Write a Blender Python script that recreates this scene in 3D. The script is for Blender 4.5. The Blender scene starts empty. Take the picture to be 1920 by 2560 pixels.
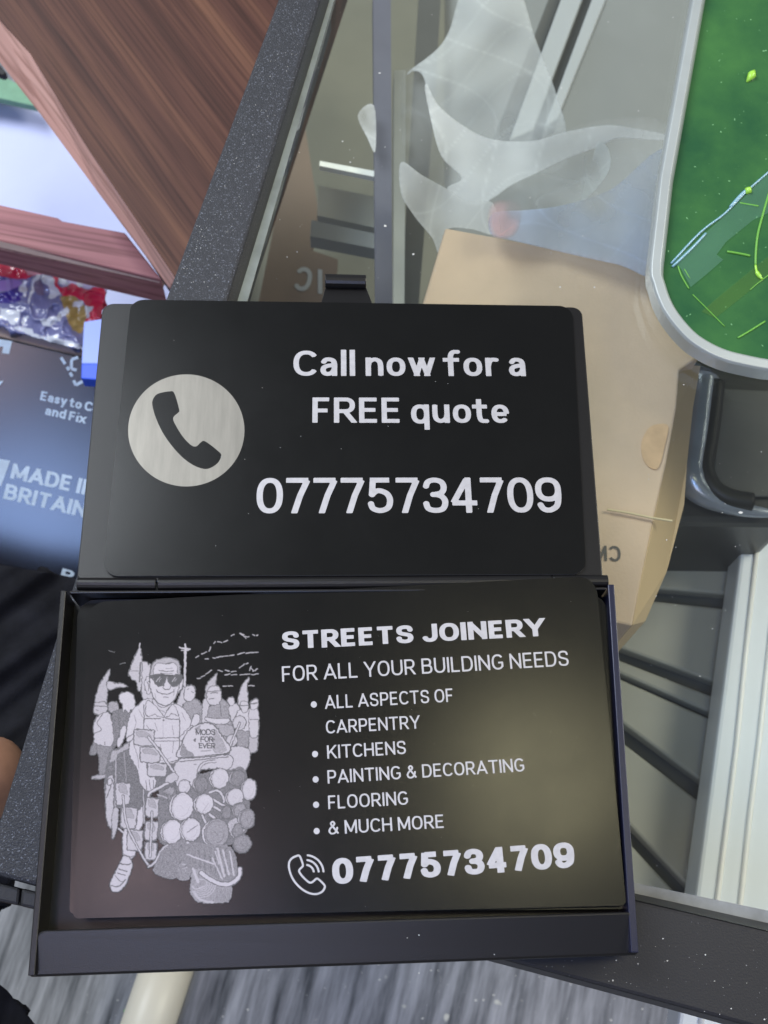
import bpy, bmesh, math, random
import numpy as np
from mathutils import Vector, Matrix

# ------------------------------------------------------------------ camera, world, lamps
# Lengths are written in millimetres (glass top = 0) and stored in metres.
SC = bpy.context.scene
COL = SC.collection
MM = 0.001
ZT = 18.0                                        # height of the tray rim above the glass
RC = np.array([[.99901, -.022348, .038467], [-.00716, -.934167, -.356764], [.043908, .356135, -.933402]])
CC = np.array([-.7559, -62.2958, 199.758 + ZT])
cam = bpy.data.cameras.new('camera')
cam.sensor_fit = 'HORIZONTAL'; cam.sensor_width = 36.0; cam.lens = 3000 / 1920 * 36.0
cam.clip_start = .005; cam.clip_end = 60
camo = bpy.data.objects.new('camera', cam); COL.objects.link(camo)
_r = RC.T @ np.diag([1, -1, -1])
camo.matrix_world = Matrix([[*_r[i], CC[i] * MM] for i in range(3)] + [[0, 0, 0, 1]])
SC.camera = camo
cam.dof.use_dof = True; cam.dof.focus_distance = .212; cam.dof.aperture_fstop = 60

wd = bpy.data.worlds.new('World'); SC.world = wd; wd.use_nodes = True
bg = wd.node_tree.nodes['Background']
bg.inputs[0].default_value = (.86, .92, 1.0, 1); bg.inputs[1].default_value = .24
SC.view_settings.view_transform = 'Standard'; SC.view_settings.look = 'None'
SC.view_settings.exposure = 0.0; SC.view_settings.gamma = 1.0

def area(name, loc, target, size, watts, colour, size_y=None, spread=180):
    l = bpy.data.lights.new(name, 'AREA'); l.energy = watts; l.color = colour; l.size = size * MM
    if size_y: l.shape = 'RECTANGLE'; l.size_y = size_y * MM
    else: l.shape = 'DISK'
    l.spread = math.radians(spread)
    o = bpy.data.objects.new(name, l); COL.objects.link(o)
    o.location = Vector(loc) * MM
    o.rotation_euler = (Vector(target) - Vector(loc)).to_track_quat('-Z', 'Y').to_euler()
    return o
def glint(name, P, n, dist, size, watts, colour):   # an added, unseen lamp whose gloss shows at P on a surface facing n
    P = np.array(P, float); n = np.array(n, float) / np.linalg.norm(n); d = (P - CC) / np.linalg.norm(P - CC); d = d - 2 * (d @ n) * n
    return area(name, P + d * dist, P, size, watts, colour)
area('window_light', (-900, 900, 1300), (0, 60, -50), 900, 34, (.88, .94, 1.0), 900)
area('garden_light', (900, 300, 900), (60, 0, -50), 500, 10, (1.0, .95, .82), 500)
glint('olive_glow', (33, -33, 17), (-.02, -.03, 1), 600, 80, .29, (1.0, .92, .56))
glint('rose_glow', (-33, -48, 17), (-.02, -.03, 1), 620, 90, .2, (1.0, .74, .80))
glint('blue_glow', (-92, 60, -121), (.12, -.38, 1), 800, 200, 1.3, (.34, .52, 1.0))
area('front_light', (-140, -420, 620), (0, -60, 17), 260, .55, (1.0, .86, .95), 160)

# ------------------------------------------------------------------ helpers
rnd = random.Random(7)
VS = 1920 / 1659
def ray(u, v):
    return RC.T @ np.array([(u * VS - 960) / 3000, (v * VS - 1280) / 3000, 1.0])
def at(u, v, z=0.0):                             # a point of the photograph brought to height z
    d = ray(u, v); return CC + d * ((z - CC[2]) / d[2])
def on(u, v, pl):                                # ... or to a sloping plane z = a + bx + cy
    a, b, c = pl; d = ray(u, v)
    k = (a + b * CC[0] + c * CC[1] - CC[2]) / (d[2] - b * d[0] - c * d[1])
    return CC + d * k
def S(p): return (p[0] * .8640625, p[1] * .8640625)          # full-size pixels to the reading scale
ORG = {}
def empty(name, loc, label, cat, group=None):
    o = bpy.data.objects.new(name, None); COL.objects.link(o); o.location = Vector(loc) * MM
    o.empty_display_size = .01; ORG[o] = np.array(loc, float); tag(o, label, cat, group); return o
def tag(o, label=None, cat=None, group=None, kind=None):
    if label: o['label'] = label
    if cat: o['category'] = cat
    if group: o['group'] = group
    if kind: o['kind'] = kind
    return o
def mesh(name, verts, faces, mats, parent=None, smooth=False, bevel=0, seg=2, fm=None):
    V = np.asarray(verts, float)
    org = ORG[parent] if parent is not None else np.array([V[:, 0].mean(), V[:, 1].mean(), V[:, 2].min()])
    me = bpy.data.meshes.new(name); me.from_pydata(((V - org) * MM).tolist(), [], [tuple(f) for f in faces])
    for m in (mats if isinstance(mats, (list, tuple)) else [mats]): me.materials.append(m)
    if fm is not None: me.polygons.foreach_set('material_index', fm)
    bm = bmesh.new(); bm.from_mesh(me); bmesh.ops.recalc_face_normals(bm, faces=bm.faces); bm.to_mesh(me); bm.free()
    if smooth: me.polygons.foreach_set('use_smooth', [True] * len(me.polygons))
    o = bpy.data.objects.new(name, me); COL.objects.link(o); ORG[o] = org
    if parent is not None: o.parent = parent
    else: o.location = Vector(org) * MM
    if bevel:
        b = o.modifiers.new('bevel', 'BEVEL'); b.width = bevel * MM; b.segments = seg; b.limit_method = 'ANGLE'
        b.angle_limit = math.radians(40)
    return o
class MB:                                        # collects solids for one mesh
    def __init__(s): s.v = []; s.f = []; s.m = []
    def add(s, v, f, m=0):
        n = len(s.v); s.v += [tuple(map(float, p)) for p in v]; s.f += [tuple(i + n for i in q) for q in f]; s.m += [m] * len(f); return s
    def prism(s, top, down, m=0, ms=None):
        n = len(top); d = np.asarray(down, float) if not np.isscalar(down) else np.array([0, 0, -down])
        v = [np.asarray(p) for p in top] + [np.asarray(p) + d for p in top]
        s.add(v, [tuple(range(n)), tuple(range(2 * n - 1, n - 1, -1))], m)
        k = len(s.v) - 2 * n
        for i in range(n):
            j = (i + 1) % n; s.f.append((k + i, k + n + i, k + n + j, k + j)); s.m.append(m if ms is None else ms)
        return s
    def tube(s, pts, r, n=10, m=0):
        pts = [np.asarray(p, float) for p in pts]; rr = r if isinstance(r, (list, tuple)) else [r] * len(pts); k = len(s.v)
        for i, p in enumerate(pts):
            t = pts[min(i + 1, len(pts) - 1)] - pts[max(i - 1, 0)]; t = t / np.linalg.norm(t)
            a = np.cross(t, [0, 0, 1.0] if abs(t[2]) < .9 else [1.0, 0, 0]); a /= np.linalg.norm(a); b = np.cross(t, a)
            s.v += [tuple(p + rr[i] * (math.cos(q) * a + math.sin(q) * b)) for q in [2 * math.pi * j / n for j in range(n)]]
        for i in range(len(pts) - 1):
            for j in range(n):
                s.f.append((k + i * n + j, k + i * n + (j + 1) % n, k + (i + 1) * n + (j + 1) % n, k + (i + 1) * n + j)); s.m.append(m)
        s.f.append(tuple(k + j for j in range(n))); s.f.append(tuple(k + (len(pts) - 1) * n + j for j in range(n - 1, -1, -1))); s.m += [m, m]
        return s
    def make(s, name, mats, parent=None, **kw): return mesh(name, s.v, s.f, mats, parent, fm=s.m, **kw)
def rounded(P, rad, n=7):                        # round the corners of a planar polygon (list of 3-D points)
    P = [np.asarray(p, float) for p in P]; out = []
    for i, p in enumerate(P):
        r = rad[i] if isinstance(rad, (list, tuple)) else rad
        if r <= 0: out.append(p); continue
        a = P[i - 1] - p; b = P[(i + 1) % len(P)] - p; a /= np.linalg.norm(a); b /= np.linalg.norm(b)
        half = math.acos(max(-1, min(1, float(a @ b)))) / 2; t = r / math.tan(half)
        c = p + (a + b) / np.linalg.norm(a + b) * (r / math.sin(half)); s0 = p + a * t - c; s1 = p + b * t - c
        ang = math.acos(max(-1, min(1, float(s0 @ s1) / r / r)))
        for k in range(n + 1):
            w = k / n; out.append(c + (math.sin((1 - w) * ang) * s0 + math.sin(w * ang) * s1) / math.sin(ang))
    return out
def crom(P, n=6, closed=False):
    P = [np.asarray(p, float) for p in P]; m = len(P); out = []
    rng = range(m if closed else m - 1)
    for i in rng:
        g = (lambda k: P[k % m]) if closed else (lambda k: P[max(0, min(m - 1, k))])
        a, b, c, d = g(i - 1), g(i), g(i + 1), g(i + 2)
        for k in range(n):
            t = k / n; out.append(.5 * (2 * b + (c - a) * t + (2 * a - 5 * b + 4 * c - d) * t * t + (3 * b - a - 3 * c + d) * t ** 3))
    if not closed: out.append(P[-1])
    return out

# ------------------------------------------------------------------ materials
def mat(name, base, rough=.5, metal=0., spec=.5, var=.0, vscale=200., bump=0., bscale=800., specks=None, coat=0., base2=None, stretch=None):
    m = bpy.data.materials.new(name); m.use_nodes = True; nt = m.node_tree; N = nt.nodes; L = nt.links; p = N['Principled BSDF']
    p.inputs['Base Color'].default_value = (*base, 1); p.inputs['Roughness'].default_value = rough
    p.inputs['Metallic'].default_value = metal; p.inputs['Specular IOR Level'].default_value = spec; p.inputs['Coat Weight'].default_value = coat
    tc = N.new('ShaderNodeTexCoord'); co = tc.outputs['Object']
    if stretch:
        mp = N.new('ShaderNodeMapping'); mp.vector_type = 'TEXTURE'; mp.inputs['Rotation'].default_value = (0, 0, stretch[0])
        mp.inputs['Scale'].default_value = (stretch[1], 1, 1); L.new(co, mp.inputs['Vector']); co = mp.outputs[0]
    col = None
    if var:
        n = N.new('ShaderNodeTexNoise'); n.inputs['Scale'].default_value = vscale; n.inputs['Detail'].default_value = 6; n.inputs['Roughness'].default_value = .62
        L.new(co, n.inputs['Vector']); r = N.new('ShaderNodeValToRGB'); L.new(n.outputs['Fac'], r.inputs['Fac'])
        lo = base2 or tuple(c * (1 - var) for c in base); hi = tuple(min(1, c * (1 + var)) for c in base)
        r.color_ramp.elements[0].position = .34; r.color_ramp.elements[1].position = .66
        r.color_ramp.elements[0].color = (*lo, 1); r.color_ramp.elements[1].color = (*hi, 1); col = r.outputs[0]
    if specks:
        sc_, th, sco = specks
        n = N.new('ShaderNodeTexNoise'); n.inputs['Scale'].default_value = sc_; n.inputs['Detail'].default_value = 1.5; L.new(tc.outputs['Object'], n.inputs['Vector'])
        r = N.new('ShaderNodeValToRGB'); r.color_ramp.elements[0].position = th; r.color_ramp.elements[1].position = th + .06
        L.new(n.outputs['Fac'], r.inputs['Fac']); mx = N.new('ShaderNodeMix'); mx.data_type = 'RGBA'
        L.new(r.outputs[0], mx.inputs['Factor'])
        if col: L.new(col, mx.inputs['A'])
        else: mx.inputs['A'].default_value = (*base, 1)
        mx.inputs['B'].default_value = (*sco, 1); col = mx.outputs['Result']
    if col: L.new(col, p.inputs['Base Color'])
    if bump:
        n = N.new('ShaderNodeTexNoise'); n.inputs['Scale'].default_value = bscale; n.inputs['Detail'].default_value = 3; L.new(co, n.inputs['Vector'])
        b = N.new('ShaderNodeBump'); b.inputs['Strength'].default_value = bump; b.inputs['Distance'].default_value = .0003
        L.new(n.outputs['Fac'], b.inputs['Height']); L.new(b.outputs[0], p.inputs['Normal'])
    return m
def wood(name, cols, ang, scale=34.):
    m = bpy.data.materials.new(name); m.use_nodes = True; nt = m.node_tree; N = nt.nodes; L = nt.links; p = N['Principled BSDF']
    tc = N.new('ShaderNodeTexCoord'); mp = N.new('ShaderNodeMapping'); mp.vector_type = 'TEXTURE'
    mp.inputs['Rotation'].default_value = (0, 0, ang); mp.inputs['Scale'].default_value = (60, 1, 1); L.new(tc.outputs['Object'], mp.inputs['Vector'])
    n = N.new('ShaderNodeTexNoise'); n.inputs['Scale'].default_value = scale; n.inputs['Detail'].default_value = 7; n.inputs['Roughness'].default_value = .58; n.inputs['Distortion'].default_value = .25
    L.new(mp.outputs[0], n.inputs['Vector']); r = N.new('ShaderNodeValToRGB'); e = r.color_ramp.elements
    e[0].position = .3; e[0].color = (*cols[0], 1); e[1].position = .72; e[1].color = (*cols[2], 1)
    k = e.new(.5); k.color = (*cols[1], 1); L.new(n.outputs['Fac'], r.inputs['Fac'])
    mp2 = N.new('ShaderNodeMapping'); mp2.vector_type = 'TEXTURE'; mp2.inputs['Rotation'].default_value = (0, 0, ang); mp2.inputs['Scale'].default_value = (45, 1, 1); L.new(tc.outputs['Object'], mp2.inputs['Vector'])
    n2 = N.new('ShaderNodeTexNoise'); n2.inputs['Scale'].default_value = scale * 11; n2.inputs['Detail'].default_value = 3; L.new(mp2.outputs[0], n2.inputs['Vector'])
    r2 = N.new('ShaderNodeValToRGB'); r2.color_ramp.elements[0].position = .36; r2.color_ramp.elements[0].color = (.55, .5, .48, 1); r2.color_ramp.elements[1].position = .52
    L.new(n2.outputs['Fac'], r2.inputs['Fac']); mx = N.new('ShaderNodeMix'); mx.data_type = 'RGBA'; mx.blend_type = 'MULTIPLY'; mx.inputs['Factor'].default_value = .8
    L.new(r.outputs[0], mx.inputs['A']); L.new(r2.outputs[0], mx.inputs['B']); L.new(mx.outputs['Result'], p.inputs['Base Color'])
    p.inputs['Roughness'].default_value = .5; p.inputs['Specular IOR Level'].default_value = .25
    return m
def veil(name, colr, fac, vscale=60., rough_mix=.5, graded=False):
    m = bpy.data.materials.new(name); m.use_nodes = True; nt = m.node_tree; N = nt.nodes; L = nt.links; N.clear()
    o = N.new('ShaderNodeOutputMaterial'); mx = N.new('ShaderNodeMixShader'); t = N.new('ShaderNodeBsdfTransparent'); d = N.new('ShaderNodeBsdfDiffuse'); tl = N.new('ShaderNodeBsdfTranslucent'); a = N.new('ShaderNodeMixShader')
    d.inputs[0].default_value = (*colr, 1); tl.inputs[0].default_value = (*colr, 1); a.inputs[0].default_value = rough_mix
    L.new(d.outputs[0], a.inputs[1]); L.new(tl.outputs[0], a.inputs[2]); L.new(t.outputs[0], mx.inputs[1]); L.new(a.outputs[0], mx.inputs[2])
    tc = N.new('ShaderNodeTexCoord'); n = N.new('ShaderNodeTexNoise'); n.inputs['Scale'].default_value = vscale; n.inputs['Detail'].default_value = 2; L.new(tc.outputs['Object'], n.inputs['Vector'])
    mr = N.new('ShaderNodeMapRange'); mr.inputs[1].default_value = .3; mr.inputs[2].default_value = .7; mr.inputs[3].default_value = fac * .65; mr.inputs[4].default_value = min(1, fac * 1.3)
    L.new(n.outputs['Fac'], mr.inputs[0]); L.new(mx.outputs[0], o.inputs[0])
    if graded:                                   # reflection density stored on the mesh
        a_ = N.new('ShaderNodeAttribute'); a_.attribute_name = 'ink'; mu = N.new('ShaderNodeMath'); mu.operation = 'MULTIPLY'; mu.use_clamp = True
        L.new(a_.outputs['Fac'], mu.inputs[0]); L.new(mr.outputs[0], mu.inputs[1]); L.new(mu.outputs[0], mx.inputs[0])
    else: L.new(mr.outputs[0], mx.inputs[0])
    return m
def glass(name):
    m = bpy.data.materials.new(name); m.use_nodes = True; nt = m.node_tree; N = nt.nodes; L = nt.links; N.clear()
    o = N.new('ShaderNodeOutputMaterial'); mx = N.new('ShaderNodeMixShader'); t = N.new('ShaderNodeBsdfTransparent'); g = N.new('ShaderNodeBsdfGlossy'); f = N.new('ShaderNodeFresnel')
    t.inputs[0].default_value = (.95, .97, .95, 1); g.inputs['Roughness'].default_value = .01
    ge = N.new('ShaderNodeNewGeometry'); mr = N.new('ShaderNodeMapRange'); mr.inputs[3].default_value = 1.5; mr.inputs[4].default_value = 1 / 1.5; L.new(ge.outputs['Backfacing'], mr.inputs[0]); L.new(mr.outputs[0], f.inputs[0])
    L.new(f.outputs[0], mx.inputs[0]); L.new(t.outputs[0], mx.inputs[1]); L.new(g.outputs[0], mx.inputs[2]); L.new(mx.outputs[0], o.inputs[0]); return m

M = {}
M['satin'] = mat('satin_black_anodised', (.003, .003, .003), .22, 0, .40, bump=.02, bscale=9000)
def smudges(m, lo, hi, scale):
    nt = m.node_tree; N = nt.nodes; L = nt.links; tc = N.new('ShaderNodeTexCoord'); n = N.new('ShaderNodeTexNoise'); n.inputs['Scale'].default_value = scale; n.inputs['Detail'].default_value = 5; n.inputs['Roughness'].default_value = .7
    r = N.new('ShaderNodeMapRange'); r.inputs[1].default_value = .3; r.inputs[2].default_value = .7; r.inputs[3].default_value = lo; r.inputs[4].default_value = hi
    L.new(tc.outputs['Object'], n.inputs['Vector']); L.new(n.outputs['Fac'], r.inputs[0]); L.new(r.outputs[0], N['Principled BSDF'].inputs['Roughness'])
smudges(M['satin'], .20, .245, 45)
M['case'] = mat('black_powder_coat', (.006, .0055, .006), .34, 0, .42, bump=.08, bscale=6000)
M['card_edge'] = mat('card_edge_highlight', (.2, .2, .19), .45, .3)  # bevel highlight along the card rim, put into a lighter edge colour
M['engrave'] = mat('engraved_bare_metal', (.42, .41, .43), .5, .3, .5, var=.08, vscale=900)
M['disc'] = mat('engraved_disc_brushed', (.25, .235, .205), .36, .5, .5, var=.10, vscale=700, stretch=(math.pi / 2, 12))
M['sheen_edge'] = mat('blue_sheen_edge', (.010, .012, .035), .3, .2, .5)  # bluish sheen of the right tray wall, put into the colour
M['bar'] = mat('textured_black_bar', (.018, .019, .025), .52, 0, .45, bump=.7, bscale=3200, specks=(3400, .62, (.13, .14, .17)))  # pale specks put glints and dust into the colour
M['bar_dark'] = mat('smooth_black_bar', (.011, .011, .014), .5, 0, .4, bump=.2, bscale=3000, specks=(2200, .74, (.25, .25, .27)))
M['gasket'] = mat('black_gasket', (.008, .008, .008), .5)
M['glass'] = glass('clear_glass')
M['glass_edge'] = mat('pale_glass_edge', (.36, .40, .37), .35, var=.2, vscale=120)
M['glass_edge_dark'] = mat('grey_glass_edge', (.22, .23, .24), .3, var=.3, vscale=80)
M['rim'] = mat('silver_rim', (.43, .465, .455), .36, .35, .5, var=.05, vscale=60)
M['green'] = mat('green_acrylic', (.038, .120, .034), .08, 0, .5, var=.30, vscale=42, base2=(.020, .085, .034), specks=(1100, .74, (.2, .42, .2)))
M['green_pale'] = veil('pale_green_reflection', (.20, .42, .30), .45, 40)  # reflection on the green panel, given as a film colour
M['green_olive'] = veil('olive_green_reflection', (.17, .34, .10), .4, 40)
M['lime'] = mat('lime_mark', (.13, .38, .05), .4)
M['lime_bright'] = mat('bright_lime_bead', (.36, .70, .08), .25)
M['blue_streak'] = mat('pale_blue_reflection', (.22, .42, .52), .12, 0, .6)  # reflected streak on the green panel, put into the colour
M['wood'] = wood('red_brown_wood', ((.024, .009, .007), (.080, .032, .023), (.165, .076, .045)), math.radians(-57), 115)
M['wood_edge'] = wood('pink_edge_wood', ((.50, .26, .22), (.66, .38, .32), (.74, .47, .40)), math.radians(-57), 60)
M['wood_bar'] = wood('mauve_wood', ((.20, .07, .09), (.36, .16, .17), (.50, .26, .24)), math.radians(-12), 70)
M['cream'] = mat('cream_edge', (.62, .47, .42), .5, var=.1, vscale=60)
M['white_blue'] = mat('white_gloss_panel', (.50, .55, .84), .35, var=.08, vscale=8)
M['green_box'] = mat('grey_green_card', (.16, .33, .22), .6, var=.1)
M['black'] = mat('plain_black', (.010, .010, .012), .6)
M['box_black'] = mat('navy_black_carton', (.010, .013, .024), .22, 0, .8, var=.3, vscale=30)
M['box_print'] = mat('pale_blue_print', (.42, .52, .66), .5, var=.1)
M['tape_pale'] = mat('pale_blue_strip', (.30, .40, .90), .4)
M['tape_blue'] = mat('bright_blue_strip', (.03, .10, .75), .4)
M['cloth'] = mat('black_cloth', (.010, .010, .013), .9, 0, .2, var=.4, vscale=90, bump=.4, bscale=1500)
M['skin'] = mat('skin', (.30, .15, .085), .55, var=.15, vscale=120, bump=.1, bscale=900)
M['nail'] = mat('finger_nail', (.45, .26, .2), .35)
M['pipe'] = mat('cream_pipe', (.70, .66, .55), .4)
M['leaf'] = mat('small_leaf', (.15, .42, .10), .5)
M['kraft'] = mat('kraft_carton', (.63, .465, .335), .7, var=.09, vscale=30, bump=.25, bscale=1200)
M['kraft_side'] = mat('kraft_carton_side', (.58, .42, .245), .7, var=.08, vscale=18)
M['kraft_mark'] = mat('dark_carton_print', (.12, .11, .10), .7)
M['kraft_orange'] = mat('orange_carton_patch', (.64, .42, .25), .6, var=.12)
M['tape_clear'] = mat('shiny_parcel_tape', (.72, .555, .405), .45)
M['tape_yellow'] = mat('yellow_thread', (.70, .58, .36), .6)
M['olive'] = mat('olive_grey_reflection', (.17, .165, .125), .6, var=.15, vscale=9)
M['brown_reflection'] = mat('brown_grey_reflection', (.20, .145, .105), .6, var=.12, vscale=9)
M['grey'] = mat('grey_reflection', (.25, .26, .25), .6, var=.1, vscale=8)
M['grey_dark'] = mat('dark_grey_reflection', (.09, .09, .08), .6, var=.15, vscale=10)
M['grey_light'] = mat('light_grey_reflection', (.40, .42, .42), .5, var=.06, vscale=10)
M['post'] = mat('purple_grey_reflection', (.12, .12, .15), .5, var=.1, vscale=30)
M['slat'] = mat('grey_slats', (.36, .36, .315), .6, var=.10, vscale=12, stretch=(0, 6))
M['slat_shade'] = mat('slat_shadow_line', (.105, .105, .097), .7)  # shadow lines between the slats, put into a dark backing colour
M['upvc'] = mat('white_post', (.74, .79, .82), .35, var=.04, vscale=8)
M['upvc_line'] = mat('white_post_bead', (.90, .90, .86), .3)
M['bright'] = mat('white_strip', (.85, .85, .78), .4)
M['lens_rim'] = mat('grey_moulded_rim', (.30, .33, .38), .25, .4, var=.2, vscale=40)
M['charcoal'] = mat('charcoal_plastic', (.030, .030, .029), .4, var=.15, vscale=40)
M['charcoal_in'] = mat('charcoal_panel', (.085, .085, .078), .5, var=.15, vscale=30)
M['veil_soft'] = veil('thin_white_reflection', (.92, .94, .93), 1.0, 22, .5, True)  # this and the next three: reflections in the glass as film colours
M['veil'] = veil('white_reflection', (.95, .95, .94), 1.0, 35, .5, True)
M['veil_blue'] = veil('bluish_reflection', (.66, .73, .90), 1.0, 18, .5, True)
M['veil_pink'] = veil('pink_reflection', (.90, .60, .62), 1.0, 40, .5, True)
M['dust'] = mat('pale_dust_and_glints', (.52, .52, .50), .8)

def attr_mat(name, dark, light, rough, metal=.3, rgb=False):
    m = bpy.data.materials.new(name); m.use_nodes = True; nt = m.node_tree; N = nt.nodes; L = nt.links; p = N['Principled BSDF']
    a = N.new('ShaderNodeAttribute'); a.attribute_name = 'ink'; p.inputs['Roughness'].default_value = rough
    if rgb: L.new(a.outputs['Color'], p.inputs['Base Color'])
    else:
        mx = N.new('ShaderNodeMix'); mx.data_type = 'RGBA'; L.new(a.outputs['Fac'], mx.inputs['Factor']); mx.inputs['A'].default_value = (*dark, 1); mx.inputs['B'].default_value = (*light, 1)
        L.new(mx.outputs['Result'], p.inputs['Base Color'])
        mm = N.new('ShaderNodeMath'); mm.operation = 'MULTIPLY'; mm.inputs[1].default_value = metal; L.new(a.outputs['Fac'], mm.inputs[0]); L.new(mm.outputs[0], p.inputs['Metallic'])
    return m
M['picture'] = attr_mat('engraved_picture', (.008, .008, .008), (.43, .395, .42), .46, .3)
M['wrap'] = attr_mat('printed_wrap', 0, 0, .28, rgb=True)
M['wrap'].node_tree.nodes['Principled BSDF'].inputs['Coat Weight'].default_value = 1
M['wrap'].node_tree.nodes['Principled BSDF'].inputs['Coat Roughness'].default_value = .12

def floor_mat():
    m = mat('dusty_floor', (.185, .19, .21), .7, var=.8, vscale=190, base2=(.05, .055, .065), stretch=(math.radians(74), 9), specks=(160, .70, (.5, .5, .46)))
    return m
M['floor'] = floor_mat()

# ------------------------------------------------------------------ a plain sans stroke alphabet, drawn with real outlines
def arc(cx, cy, rx, ry, a0, a1, n=16, e=2.35):
    out = []
    for i in range(n + 1):
        a = math.radians(a0 + (a1 - a0) * i / n); c, s = math.cos(a), math.sin(a)
        out.append((cx + rx * math.copysign(abs(c) ** (2 / e), c), cy + ry * math.copysign(abs(s) ** (2 / e), s)))
    return out
def C_(*p): return [tuple(q) for q in crom(p, 5)]
RING = arc(.5, .5, .5, .5, 0, 360, 36)
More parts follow.
